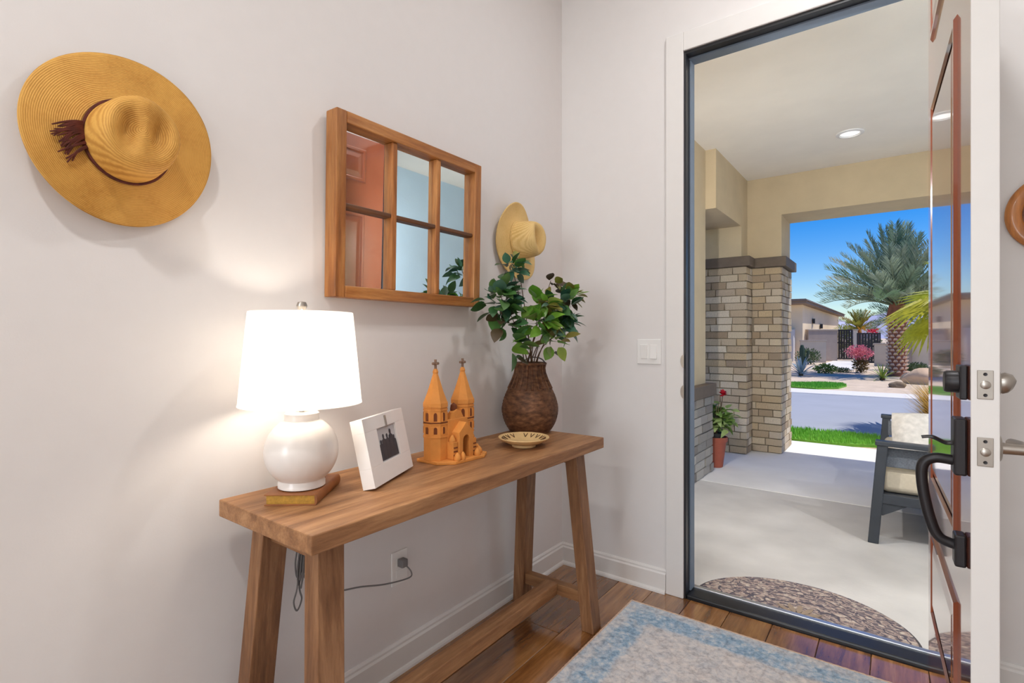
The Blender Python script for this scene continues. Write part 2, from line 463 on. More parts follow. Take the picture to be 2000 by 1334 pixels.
# floor: plain boards far behind, separate planks where the picture looks
floor = tag(boxes('floor', plain('subfloor', S(70, 44, 24), 0.7), [((XL, YB, -0.09), (XR, YF, -0.014))]), kind='structure')
x = XL + 0.002; row = 0
while x < XR - 0.02:
    wd = min(0.165, XR - x - 0.002)
    y = YB + rng.uniform(-1.3, -0.1)
    while y < YF:
        L = rng.uniform(1.0, 1.9); a = max(YB + 0.002, y); b = min(YF - 0.001, y + L)
        if b - a > 0.1 and (b > -1.2):
            place('plank', MB().box((-wd / 2 + 0.001, -(b - a) / 2 + 0.001, -0.0135), (wd / 2 - 0.001, (b - a) / 2 - 0.001, 0.0)).mesh('plank', M_floor),
                  floor, (x + wd / 2, (a + b) / 2, rng.uniform(-0.0006, 0)), bevel=0.0016, seg=1)
        elif b - a > 0.1:
            place('plank', MB().box((-wd / 2 + 0.001, -(b - a) / 2 + 0.001, -0.0135), (wd / 2 - 0.001, (b - a) / 2 - 0.001, 0.0)).mesh('plank', M_floor),
                  floor, (x + wd / 2, (a + b) / 2, 0))
        y += L
    x += wd; row += 1

def baseboard(name, a, b, inward, h=0.105, t=0.015):
    """profile extruded from a to b, inward is the unit normal into the room"""
    prof = [(0, 0), (t, 0), (t, h * 0.80), (t * 0.62, h * 0.86), (t * 0.62, h * 0.93), (t * 0.3, h), (0, h)]
    mb = MB(); vs = []
    for p in (a, b):
        for d, z in prof: vs.append((p[0] + inward[0] * d, p[1] + inward[1] * d, z))
    n = len(prof); fs = [(i, (i + 1) % n, n + (i + 1) % n, n + i) for i in range(n)] + [tuple(range(n - 1, -1, -1)), tuple(range(n, 2 * n))]
    mb.add(vs, fs)
    o = mb.build(name, M_trim); o['kind'] = 'structure'
    # quarter-round shoe along the floor
    sh = MB(); vs = []; q = [(t, 0)] + [(t + 0.012 * math.cos(R(g)), 0.016 * math.sin(R(g))) for g in (0, 30, 60, 90)]
    for p in (a, b):
        for d, z in q: vs.append((p[0] + inward[0] * d, p[1] + inward[1] * d, z))
    n = len(q); sh.add(vs, [(i, (i + 1) % n, n + (i + 1) % n, n + i) for i in range(n)] + [tuple(range(n - 1, -1, -1)), tuple(range(n, 2 * n))])
    sh.build('shoe_moulding', M_trim, o)
    return o
baseboard('baseboard_left', (XL, YB + 0.016), (XL, YF), (1, 0))
baseboard('baseboard_front', (XL, YF), (-0.846, YF), (0, -1))
baseboard('baseboard_front_right', (0.236, YF), (XR, YF), (0, -1))
baseboard('baseboard_right', (XR, YB + 0.016), (XR, YF - 0.016), (-1, 0))

# door casing (flat white boards on the wall)
cas = empty('trim_1'); cas['kind'] = 'structure'
boxes('casing_side', M_trim, [((-0.845, YF - 0.014, 0), (-0.766, YF, 2.52))], cas, 0.003)
boxes('casing_side', M_trim, [((0.155, YF - 0.014, 0), (0.235, YF, 2.52))], cas, 0.003)
boxes('casing_head', M_trim, [((-0.766, YF - 0.014, 2.436), (0.155, YF, 2.52))], cas, 0.003)

# black door frame with grey seal and threshold
fr = empty('trim_2'); fr['kind'] = 'structure'
JX0, JX1 = -0.757, 0.150
boxes('jamb', M_black, [((DX0, YF - 0.004, 0), (JX0, YO, DZ))], fr, 0.002)
boxes('jamb', M_black, [((JX1, YF + 0.004, 0), (DX1, YO, DZ))], fr, 0.002)
boxes('head', M_black, [((JX0, YF - 0.004, 2.422), (JX1, YO, DZ))], fr, 0.002)
boxes('weather_seal', M_seal, [((JX0, YF + 0.042, 0.02), (JX0 + 0.007, YO - 0.014, 2.413))], fr, 0.002)
boxes('weather_seal', M_seal, [((JX1 - 0.007, YF + 0.046, 0.02), (JX1, YO - 0.014, 2.413))], fr, 0.002)
boxes('weather_seal', M_seal, [((JX0, YF + 0.036, 2.413), (JX1, YO - 0.014, 2.422))], fr, 0.002)
th = boxes('threshold', M_black, [((JX0, YF + 0.002, -0.012), (JX1, YO - 0.012, 0.016))], fr, 0.006)
boxes('sill_strip', M_silver, [((JX0, YO - 0.020, 0.014), (JX1, YO + 0.004, 0.021))], th, 0.002)
for z in (1.057, 0.921):                # lips of the strike plates on the latch jamb
    mb = MB(); mb.prism([(0.034 * math.cos(R(g)) * 0.45, 0.030 * math.sin(R(g))) for g in range(90, 271, 15)], 0, 0.004,
                        M=Matrix(((1, 0, 0, 0), (0, 0, 1, 0), (0, 1, 0, 0), (0, 0, 0, 1))))
    mb.build('strike_plate', M_nickel, fr, loc=(JX0 - 0.004, YF - 0.021, z))

# ------------------------------------------------------------------ unseen window, added behind the camera to go with the fill light
win = empty('added_window', (0, YB - 0.06, 0)); win['kind'] = 'structure'
M_glass, _nt, _b = new_mat('added_window_glass')
_b.inputs['Base Color'].default_value = (0.9, 0.95, 0.95, 1); _b.inputs['Roughness'].default_value = 0.02
_b.inputs['Transmission Weight'].default_value = 1.0; _b.inputs['IOR'].default_value = 1.05
for x0, x1 in ((WX0, WX0 + 0.06), (WX1 - 0.06, WX1), (-0.58, -0.52)):
    boxes('added_window_frame', M_trim, [((x0, -0.03, WZ0), (x1, 0.03, WZ1))], win)
for z0, z1 in ((WZ0, WZ0 + 0.06), (WZ1 - 0.06, WZ1)):
    boxes('added_window_rail', M_trim, [((WX0 + 0.06, -0.03, z0), (-0.58, 0.03, z1)), ((-0.52, -0.03, z0), (WX1 - 0.06, 0.03, z1))], win)
for x0, x1 in ((WX0 + 0.06, -0.58), (-0.52, WX1 - 0.06)):
    boxes('pane', M_glass, [((x0, -0.004, WZ0 + 0.06), (x1, 0.004, WZ1 - 0.06))], win)

# ------------------------------------------------------------------ front door, standing open
PHI = math.atan2(-0.999, 0.037)
door = empty('door_1', (0.085, 2.306, 0), PHI); door['kind'] = 'structure'
door['label'] = 'open front door, glossy red-brown outside and white inside'
DW, DT, DH, DB = 0.905, 0.044, 2.408, 0.014
mb = MB(); mb.box((0, 0, DB), (DW, DT, DH), 1, fm={2: 0})
mb.build('leaf', [M_door_red, M_trim], door, bevel=0.0012, seg=1)
for z0, z1 in ((0.258, 0.545), (0.69, 1.915), (2.115, 2.33)):        # sunk-and-raised panels, both faces
    x0, x1 = 0.145, 0.715
    for face, mat in ((0, M_door_red), (1, M_trim)):
        mb = MB()
        def pt(x_, z_, d): return (x_, -d if face == 0 else DT + d, z_)
        # moulding ring with a sloped profile
        rings = [(0.0, 0.0), (0.008, 0.007), (0.020, 0.007), (0.028, 0.0015)]
        for i in range(len(rings) - 1):
            (o0, d0), (o1, d1) = rings[i], rings[i + 1]
            A = [pt(x0 + o0, z0 + o0, d0), pt(x1 - o0, z0 + o0, d0), pt(x1 - o0, z1 - o0, d0), pt(x0 + o0, z1 - o0, d0)]
            B = [pt(x0 + o1, z0 + o1, d1), pt(x1 - o1, z0 + o1, d1), pt(x1 - o1, z1 - o1, d1), pt(x0 + o1, z1 - o1, d1)]
            fs = [(k, (k + 1) % 4, 4 + (k + 1) % 4, 4 + k) for k in range(4)]
            if face: fs = [q[::-1] for q in fs]
            mb.add(A + B, fs)
        pn = mb.build('panel', mat, door)
        f = MB(); o0, o1 = 0.034, 0.062
        A = [pt(x0 + o0, z0 + o0, 0.0008), pt(x1 - o0, z0 + o0, 0.0008), pt(x1 - o0, z1 - o0, 0.0008), pt(x0 + o0, z1 - o0, 0.0008)]
        B = [pt(x0 + o1, z0 + o1, 0.006), pt(x1 - o1, z0 + o1, 0.006), pt(x1 - o1, z1 - o1, 0.006), pt(x0 + o1, z1 - o1, 0.006)]
        fs = [(k, (k + 1) % 4, 4 + (k + 1) % 4, 4 + k) for k in range(4)] + [(4, 5, 6, 7)]
        if face: fs = [q[::-1] for q in fs]
        f.add(A + B, fs); f.build('raised_field', mat, pn)
# peephole on the outside
mb = MB(); mb.lathe([(0.0075, 0), (0.0075, 0.004), (0.004, 0.005)], 14, M=Matrix.Rotation(R(90), 4, 'X'))
mb.build('peephole', M_black, door, smooth=40, loc=(0.45, 0.0, 1.54))
BX = DW - 0.068
rotY = Matrix.Rotation(R(90), 4, 'X')       # lathe axis to -y (outside)
ZD, ZL = 1.066, 0.931
db = MB(); db.prism([(-0.032, -0.036), (0.032, -0.036), (0.032, 0.036), (-0.032, 0.036)], 0.0, 0.013, M=Matrix.Translation((BX, 0, ZD)) @ rotY)
db = db.build('deadbolt_plate', M_bronze, door, bevel=0.003)
c = MB(); c.lathe([(0.024, 0.012), (0.0235, 0.032), (0.021, 0.036), (0.004, 0.036)], 24, M=Matrix.Translation((BX, 0, ZD)) @ rotY)
c.build('key_cylinder', M_bronze, db, smooth=40)
es = MB(); es.box((BX - 0.028, -0.022, ZL - 0.062), (BX + 0.028, 0, ZL + 0.058))
es = es.build('handle_plate', M_bronze, door, bevel=0.004)
g = MB(); path = catmull([(BX, -0.016, ZL - 0.035), (BX, -0.052, ZL - 0.034), (BX, -0.072, ZL - 0.052), (BX, -0.072, ZL - 0.10), (BX, -0.060, ZL - 0.165), (BX, -0.044, ZL - 0.205), (BX, -0.012, ZL - 0.218)], 8)
g.tube(path, [0.0095] * len(path), 10, flat=1.15); g.build('grip', M_bronze, es, smooth=50)
t = MB(); t.tube(catmull([(BX, -0.018, ZL + 0.004), (BX, -0.034, ZL + 0.002), (BX, -0.056, ZL + 0.012), (BX, -0.074, ZL + 0.010)], 6), [0.011] * 7 + [0.0105] * 6 + [0.008] * 6, 10, flat=0.35)
t.build('thumb_latch', M_bronze, es, smooth=50)
boxes('lower_mount', M_bronze, [((BX - 0.02, -0.020, ZL - 0.258), (BX + 0.02, 0, ZL - 0.190))], door, 0.004)
for z in (ZD, ZL):                           # plates in the door edge
    ep = boxes('edge_plate', M_nickel, [((DW, DT / 2 - 0.0125, z - 0.029), (DW + 0.002, DT / 2 + 0.0125, z + 0.029))], door, 0.0015)
    bm_ = MB(); bm_.lathe([(0.0085, 0.0), (0.0085, 0.003), (0.006, 0.0045)], 18, M=Matrix.Translation((DW + 0.0015, DT / 2, z)) @ Matrix.Rotation(R(90), 4, 'Y'))
    bm_.build('bolt', M_nickel, ep, smooth=40)
    for dz in (-0.021, 0.021):
        sm = MB(); sm.lathe([(0.0035, 0.0), (0.0032, 0.0012), (0.001, 0.0008)], 12, M=Matrix.Translation((DW + 0.002, DT / 2, z + dz)) @ Matrix.Rotation(R(90), 4, 'Y'))
        sm.build('screw', M_bronze, ep, smooth=40)
inw = Matrix.Rotation(R(-90), 4, 'X')
tt = MB(); tt.lathe([(0.030, 0), (0.030, 0.005), (0.026, 0.009), (0.008, 0.009)], 24, M=Matrix.Translation((BX, DT, ZD)) @ inw)
tt = tt.build('turn_rose', M_nickel, door, smooth=40)
q = MB(); q.tube([(BX, DT + 0.006, ZD), (BX, DT + 0.016, ZD), (BX, DT + 0.026, ZD - 0.001), (BX, DT + 0.032, ZD - 0.003)], [0.012, 0.015, 0.013, 0.007], 12, flat=1.5)
q.build('thumb_turn', M_nickel, tt, smooth=50)
lv = MB(); lv.lathe([(0.031, 0), (0.031, 0.006), (0.026, 0.011), (0.012, 0.012), (0.011, 0.05), (0.009, 0.052)], 24, M=Matrix.Translation((BX, DT, ZL)) @ inw)
lv = lv.build('lever_rose', M_nickel, door, smooth=40)
q = MB(); q.tube(catmull([(BX + 0.004, DT + 0.046, ZL), (BX - 0.03, DT + 0.05, ZL + 0.003), (BX - 0.075, DT + 0.048, ZL), (BX - 0.115, DT + 0.046, ZL - 0.004)], 6), 0.0095, 10)
q.build('lever', M_nickel, lv, smooth=50)
for z in (0.25, 0.95, 1.65, 2.2):
    h = MB(); h.lathe([(0.007, -0.05), (0.007, 0.05)], 12); h.build('hinge', M_bronze, door, smooth=40, loc=(-0.001, DT + 0.004, z))

# ------------------------------------------------------------------ ceiling fixtures inside
for i, (cx, cy) in enumerate(CANS):
    r = empty('recessed_ceiling_lamp', (cx, cy, ZC))
    mb = MB(); mb.lathe([(0.075, 0), (0.095, 0), (0.093, -0.006), (0.078, -0.008), (0.075, -0.002)], 32, close=False); mb.build('trim_ring', M_trim, r, smooth=40)
    tag(r, ['white recessed ceiling lamp nearest the front door', 'white recessed ceiling lamp above the middle of the entry',
            'white recessed ceiling lamp nearest the back window'][i], 'ceiling lamp', 'recessed ceiling lamps')
    mb = MB(); mb.lathe([(0.074, -0.001), (0.03, -0.0012), (0.0, -0.0012)], 32, close=False); mb.build('lens', M_lens, r)

# ================================================================== PORCH
ZP = -0.02                                # porch floor level
ZPC = 2.82                                # porch ceiling
pf = tag(boxes('floor_porch', plain('slab_base', S(120, 114, 106), 0.9), [((-3.2, YO, -0.25), (1.75, 6.72, ZP - 0.012))]), kind='structure')
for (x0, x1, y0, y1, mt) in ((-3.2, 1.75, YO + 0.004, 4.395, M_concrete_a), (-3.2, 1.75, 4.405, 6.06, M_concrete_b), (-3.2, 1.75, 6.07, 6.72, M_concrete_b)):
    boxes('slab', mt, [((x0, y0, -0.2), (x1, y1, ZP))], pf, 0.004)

# left porch wall: stucco over a brick wainscot, ends at an open side bay
XWS = -1.37; YWE = 4.78
wl = tag(boxes('wall_porch_left', M_stucco, [((-1.75, YO, ZP), (XWS, YWE - 0.06, ZPC))]), kind='structure')
boxes('mortar_bed', M_mortar, [((-1.75, YO + 0.002, ZP), (-1.338, YWE - 0.022, 0.655))], wl)
boxes('ledge', M_cap, [((-1.80, YO + 0.002, 0.655), (-1.295, YWE + 0.02, 0.76))], wl, 0.006)
brick_mesh = []
for k in range(4):
    mb = MB(); j = lambda: rng.uniform(-0.02, 0.02)
    mb.hexa([(-0.5 + j(), -0.5 + j(), -0.5 + j()), (0.5 + j(), -0.5 + j(), -0.5 + j()), (0.5 + j(), 0.5 + j(), -0.5 + j()), (-0.5 + j(), 0.5 + j(), -0.5 + j())],
            [(-0.5 + j(), -0.5 + j(), 0.5 + j()), (0.5 + j(), -0.5 + j(), 0.5 + j()), (0.5 + j(), 0.5 + j(), 0.5 + j()), (-0.5 + j(), 0.5 + j(), 0.5 + j())])
    brick_mesh.append(mb.mesh('brick', M_brick))
brick_mesh_shaded = [m.copy() for m in brick_mesh]
for m in brick_mesh_shaded: m.materials[0] = M_brick_shaded

def brick_face(parent, a, b, n, z0, z1, meshes, ch=0.074, joint=0.009, lmin=0.13, lmax=0.27, off=0.018):
    """courses of single bricks on the vertical face from a to b with outward normal n"""
    a = Vector((a[0], a[1], 0)); b = Vector((b[0], b[1], 0)); d = (b - a); L = d.length; d.normalize(); n = Vector((n[0], n[1], 0))
    rz = math.atan2(d.y, d.x); nc = max(1, round((z1 - z0) / ch)); ch = (z1 - z0) / nc
    for r in range(nc):
        p = -rng.uniform(0, 0.12)
        while p < L - 0.02:
            w = rng.uniform(lmin, lmax); q0 = max(0, p); q1 = min(L, p + w)
            if L - q1 < 0.05: q1 = L; w = 9
            if q1 - q0 > 0.035:
                dep = 0.036 + rng.uniform(-0.006, 0.006)
                o = bpy.data.objects.new('brick', rng.choice(meshes)); COL.objects.link(o); o.parent = parent
                c = a + d * ((q0 + q1) / 2) + n * (off - 0.018 + (dep - 0.036) / 2)
                o.location = (c.x, c.y, z0 + (r + 0.5) * ch); o.rotation_euler = (0, 0, rz)
                o.scale = (q1 - q0 - joint, dep, ch - joint)
            p += w
brick_face(wl, (-1.336, YO + 0.03), (-1.336, YWE), (1, 0), ZP + 0.004, 0.651, brick_mesh_shaded)
brick_face(wl, (-1.74, YWE - 0.02), (-1.326, YWE - 0.02), (0, 1), ZP + 0.004, 0.651, brick_mesh_shaded)

# corner column: L-shaped stucco pier clad in brick below a brown ledge
ZCAP0, ZCAP1 = 1.885, 1.985
wc = tag(boxes('wall_porch_column', M_stucco, [((-1.75, 5.64, ZCAP1), (-1.28, 5.90, 2.30)), ((-1.75, 5.90, ZCAP1), (-0.955, 6.42, 2.42))]), kind='structure')
boxes('mortar_bed', M_mortar, [((-1.78, 5.645, ZP), (-1.245, 5.88, ZCAP0)), ((-1.78, 5.875, ZP), (-0.965, 6.43, ZCAP0))], wc)
boxes('ledge', M_cap, [((-1.83, 5.585, ZCAP0), (-1.19, 5.82, ZCAP1)), ((-1.83, 5.82, ZCAP0), (-0.90, 6.49, ZCAP1))], wc, 0.006)
brick_face(wc, (-1.78, 5.642), (-1.225, 5.642), (0, -1), ZP + 0.004, ZCAP0 - 0.003, brick_mesh)
brick_face(wc, (-1.243, 5.626), (-1.243, 5.858), (1, 0), ZP + 0.004, ZCAP0 - 0.003, brick_mesh, lmin=0.10, lmax=0.2)
brick_face(wc, (-1.225, 5.872), (-0.948, 5.872), (0, -1), ZP + 0.004, ZCAP0 - 0.003, brick_mesh, lmin=0.12, lmax=0.22)
brick_face(wc, (-0.963, 5.856), (-0.963, 6.45), (1, 0), ZP + 0.004, ZCAP0 - 0.003, brick_mesh)
# beams and ceiling
tag(boxes('trim_3', M_stucco, [((-1.75, YWE - 0.06, 2.30), (-1.28, 5.90, ZPC))]), kind='structure', label='stucco beam over the open side bay of the porch')
tag(boxes('trim_4', M_stucco, [((-1.75, 5.90, 2.42), (1.6, 6.42, ZPC))]), kind='structure', label='stucco beam across the front of the porch')
tag(boxes('ceiling_porch', M_porch_ceil, [((-1.75, YO, ZPC), (1.75, 6.42, ZPC + 0.12))]), kind='structure')
tag(boxes('wall_porch_right', M_daylight_stucco, [((1.45, YO, ZP), (1.75, 5.3, ZPC))]), kind='structure')
tag(boxes('roof_porch', M_cap, [((-1.9, YO - 3, ZPC + 0.34), (1.9, 6.6, ZPC + 0.42))]), kind='structure')
dl = empty('porch_downlight', (-0.313, 5.015, ZPC)); tag(dl, 'small round white downlight in the porch ceiling', 'ceiling lamp')
mb = MB(); mb.lathe([(0.070, 0), (0.100, 0), (0.098, -0.007), (0.074, -0.012), (0.070, -0.004)], 32, close=False); mb.build('trim_ring', M_trim, dl, smooth=40)
mb = MB(); mb.lathe([(0.069, -0.002), (0.03, -0.003), (0.0, -0.003)], 32, close=False); mb.build('lens', M_lens, dl)

# unseen lanterns added either side of the door to brighten the porch
for lxx, lab in ((-1.06, 'added black fill lantern, out of view, left of the front door'), (1.14, 'added black fill lantern, out of view, right of the front door')):
    ln = empty('added_lantern', (lxx, YO, 1.78)); tag(ln, lab, 'lantern', 'added porch lanterns')
    boxes('added_lantern_back_plate', M_bronze, [((-0.06, 0, -0.16), (0.06, 0.02, 0.16))], ln, 0.004)
    boxes('arm', M_bronze, [((-0.015, 0.02, 0.10), (0.015, 0.11, 0.13))], ln, 0.003)
    mb = MB(); mb.prism([(-0.075, 0.035), (0.075, 0.035), (0.075, 0.185), (-0.075, 0.185)], 0.13, 0.15); mb.build('cap', M_bronze, ln, bevel=0.004)
    mb = MB(); mb.prism([(-0.06, 0.05), (0.06, 0.05), (0.06, 0.17), (-0.06, 0.17)], -0.16, -0.145); mb.build('added_lantern_bottom_plate', M_bronze, ln, bevel=0.003)
    for px_, py_ in ((-0.06, 0.05), (0.05, 0.05), (-0.06, 0.16), (0.05, 0.16)): boxes('added_lantern_corner_bar', M_bronze, [((px_, py_, -0.145), (px_ + 0.01, py_ + 0.01, 0.13))], ln)
    MB().lathe([(0.012, -0.05), (0.026, -0.01), (0.024, 0.03), (0.0, 0.045)], 16, M=Matrix.Translation((0, 0.11, 0))).build('bulb', M_lens, ln, smooth=60)
    add_light('added_lantern_light', 'POINT', (lxx, YO + 0.11, 1.78 + 0.085), 90, (0.97, 0.98, 1.0), shadow_soft_size=0.03)

# half-round door mat
def mat_material():
    m, nt, b = new_mat('patterned_mat')
    v = coords(nt, (1, 1.5, 1)); vo = nd(nt, 'ShaderNodeTexVoronoi', Scale=30.0, feature='DISTANCE_TO_EDGE'); nt.links.new(v, vo.inputs['Vector'])
    n = nd(nt, 'ShaderNodeTexNoise', Scale=22.0, Detail=5.0); nt.links.new(v, n.inputs['Vector'])
    w = nd(nt, 'ShaderNodeTexWave', Scale=7.0, Distortion=14.0, Detail=3.0, wave_type='RINGS', rings_direction='Z'); nt.links.new(v, w.inputs['Vector'])
    vc = nd(nt, 'ShaderNodeTexVoronoi', Scale=62.0); nt.links.new(v, vc.inputs['Vector'])
    bwn = nt.nodes.new('ShaderNodeSeparateColor'); nt.links.new(vc.outputs['Color'], bwn.inputs[0])
    leaf = ramp(nt, bwn.outputs[0], [(0.1, S(80, 72, 78)), (0.4, S(112, 100, 102)), (0.65, S(146, 126, 116)), (0.95, S(186, 172, 156))])
    edge = ramp(nt, vo.outputs['Distance'], [(0.0, (1, 1, 1)), (0.03, (1, 1, 1)), (0.07, (0, 0, 0))])
    c1 = mixc(nt, edge, leaf, S(160, 140, 130))
    sw = ramp(nt, w.outputs['Fac'], [(0.86, (0, 0, 0)), (0.96, (1, 1, 1))])
    c2 = mixc(nt, sw, c1, S(74, 68, 76))
    nt.links.new(c2, b.inputs['Base Color']); b.inputs['Roughness'].default_value = 0.95
    bump(nt, b, vo.outputs['Distance'], 0.6, 0.006)
    return m
M_mat = mat_material()
M_mat_edge = plain('mat_rubber', S(66, 60, 62), 0.9)
mt = empty('door_mat', (-0.34, 2.455, ZP)); tag(mt, 'half-round grey patterned door mat just outside the threshold', 'door mat')
arc = [(0.42 * math.cos(R(g)), 0.355 * math.sin(R(g))) for g in range(0, 181, 5)]
MB().prism(arc, 0, 0.006).build('rubber_backing', M_mat_edge, mt)
MB().prism([(x_ * 0.97, 0.008 + y_ * 0.965) for x_, y_ in arc], 0.006, 0.010).build('pile', M_mat, mt)
# relief petals in the middle of the mat
M_petal = plain('mat_petals', S(142, 124, 106), 0.95)
for k in range(7):
    a = R(12 + k * 26); pet = [(0.02, 0), (0.05, 0.011), (0.085, 0.010), (0.11, 0.0), (0.085, -0.010), (0.05, -0.011)]
    MB().prism(pet, 0.010, 0.0125, M=Matrix.Rotation(a, 4, 'Z')).build('petal', M_petal, mt, loc=(0, 0.012, 0))

# potted flowering plant beside the wainscot
def leaf_mesh(name, mat, L=0.05, W=0.03, bend=0.25, fold=0.25, tip=0.6, n=5):
    mb = MB(); vs = []; fs = []
    for i in range(n + 1):
        t = i / n; w = W / 2 * (math.sin(math.pi * (t ** tip)) ** 0.8 if 0 < t < 1 else 0.04); z = -bend * L * t * t
        vs += [(L * t, -w, z + fold * w), (L * t, 0, z), (L * t, w, z + fold * w)]
    for i in range(n):
        a = i * 3
        fs += [(a, a + 3, a + 4, a + 1), (a + 1, a + 4, a + 5, a + 2)]
    mb.add(vs, fs); return mb.mesh(name, mat, 60)

def foliage(name, mat, n, rad, size, seed, parent, loc=(0, 0, 0), shell=0.55, aspect=0.5, up=0.3, zmin=None, kind=True):
    """cloud of single leaves as one part"""
    r = random.Random(seed); mb = MB()
    for _ in range(n):
        d = Vector((r.gauss(0, 1), r.gauss(0, 1), r.gauss(0, 1))).normalized() * (shell + (1 - shell) * r.random())
        p = Vector((d.x * rad[0], d.y * rad[1], d.z * rad[2]))
        if zmin is not None and p.z < zmin: p.z = zmin + r.random() * 0.05
        ax = (d + Vector((r.gauss(0, .5), r.gauss(0, .5), up + r.gauss(0, .4)))).normalized()
        sd = ax.cross(Vector((r.gauss(0, 1), r.gauss(0, 1), r.gauss(0, 1)))).normalized(); L = size * r.uniform(0.6, 1.3); W = L * aspect
        mb.add([p, p + ax * L * .5 + sd * W * .5, p + ax * L, p + ax * L * .5 - sd * W * .5], [(0, 1, 2, 3)])
    o = mb.build(name, mat, parent, loc=loc)
    if kind: o['kind'] = 'stuff'
    return o
def leafmat(name, cols, trans=0.25, rough=0.5):
    m, nt, b = new_mat(name)
    n = nd(nt, 'ShaderNodeTexNoise', Scale=7.0, Detail=4.0, Roughness=0.8); nt.links.new(coords(nt), n.inputs['Vector'])
    c = ramp(nt, n.outputs[0], [(0.3 + 0.4 * i / (len(cols) - 1), cc) for i, cc in enumerate(cols)])
    nt.links.new(c, b.inputs['Base Color']); b.inputs['Roughness'].default_value = rough
    t = nt.nodes.new('ShaderNodeBsdfTranslucent'); nt.links.new(c, t.inputs[0]); mx = nt.nodes.new('ShaderNodeMixShader'); mx.inputs[0].default_value = trans
    nt.links.new(b.outputs[0], mx.inputs[1]); nt.links.new(t.outputs[0], mx.inputs[2]); nt.links.new(mx.outputs[0], nt.nodes['Material Output'].inputs[0])
    return m
M_pot_leaf = by_object('pot_plant_leaf', [S(92, 130, 52), S(140, 170, 84), S(176, 194, 124), S(104, 142, 60)], 0.5, trans=0.2)
pp = empty('potted_geranium', (-1.345, 4.95, ZP)); tag(pp, 'red-flowered plant in a terracotta pot beside the porch column', 'potted plant')
pot = MB(); pot.lathe([(0.058, 0), (0.062, 0.004), (0.092, 0.235), (0.102, 0.235), (0.104, 0.275), (0.094, 0.277), (0.090, 0.255), (0.0, 0.25)], 28)
pot.build('pot', M_terracotta_pot, pp, smooth=35)
MB().lathe([(0.070, 0.25), (0.078, 0.31), (0.074, 0.312), (0.068, 0.295), (0, 0.295)], 24).build('liner', M_black_pot, pp, smooth=35)
lm = [leaf_mesh('leaf', M_pot_leaf, 0.085, 0.055, b_) for b_ in (0.1, 0.35, 0.6)]
st = MB()
tips = []
for k in range(9):
    a = rng.uniform(0, 6.28); rr = rng.uniform(0.04, 0.15); hgt = rng.uniform(0.40, 0.60)
    tips.append((rr * math.cos(a), rr * math.sin(a), hgt)); st.tube(bezier((0.02 * math.cos(a), 0.02 * math.sin(a), 0.29), (0.03 * math.cos(a), 0.03 * math.sin(a), 0.4), (rr * math.cos(a), rr * math.sin(a), hgt - 0.08), tips[-1], 6), 0.003, 5)
FLW = (0.068, -0.02, 0.665); st.tube(bezier((0.01, 0, 0.3), (0.02, 0, 0.45), (0.06, -0.01, 0.55), FLW, 6), 0.0035, 5)
st.build('stem', M_stem, pp)
for k in range(130):
    d = Vector((rng.gauss(0, 1), rng.gauss(0, 1), rng.gauss(0, 1))).normalized() * rng.uniform(0.3, 1.0)
    px, py, pz = 0.025 + d.x * 0.14, d.y * 0.11, 0.45 + d.z * 0.15
    place('leaf', rng.choice(lm), pp, (px, py, pz), (rng.uniform(-0.5, 0.5), rng.uniform(-0.9, 0.5), rng.uniform(0, 6.28)))
M_red = by_object('red_petal', [S(190, 22, 40), S(214, 40, 62), S(160, 14, 30)], 0.5, trans=0.15)
fl_ = MB().lathe([(0.001, -0.012), (0.012, -0.006), (0.012, 0.006), (0.001, 0.012)], 10).build('blossom', M_red, pp, smooth=60, loc=FLW)
pm = leaf_mesh('petal', M_red, 0.042, 0.036, -0.3, 0.3, 0.9)
for k in range(22):
    place('petal', pm, fl_, (0, 0, rng.uniform(-0.006, 0.008)), (0, rng.uniform(-1.3, 0.5), k * 2.39996))

# patio loveseat with cushions, seen past the door
M_chair = plain('charcoal_metal', S(46, 50, 56), 0.45, noise=0.1)
M_woven = plain('grey_woven_sling', S(96, 100, 106), 0.8, noise=0.3, nscale=120, bmp=0.5, bscale=300)
M_cush = plain('oatmeal_cushion', S(206, 192, 168), 0.95, noise=0.06, nscale=60, bmp=0.3, bscale=400)
M_pillow = plain('patterned_pillow_cloth', S(204, 198, 190), 0.95, noise=0.22, nscale=26, bmp=0.5, bscale=120)
X0, X1, Y0, Y1 = -0.115, 0.62, 3.66, 4.92
ls = empty('patio_loveseat', (0, 0, ZP)); tag(ls, 'charcoal metal patio loveseat with oatmeal seat cushion on the porch', 'loveseat')
for (lx, ly, lean) in ((X0, Y0, 0.045), (X0, Y1, 0.045), (X1, Y0, -0.05), (X1, Y1, -0.05)):
    mb = MB(); w = 0.026
    top = 0.57 if lx == X0 else 0.66
    tx = lx + (lean if lx == X0 else 0.12)
    mb.hexa([(lx - w, ly - w, 0), (lx + w, ly - w, 0), (lx + w, ly + w, 0), (lx - w, ly + w, 0)],
            [(tx - w, ly - w, top), (tx + w, ly - w, top), (tx + w, ly + w, top), (tx - w, ly + w, top)])
    mb.build('leg', M_chair, ls, bevel=0.004)
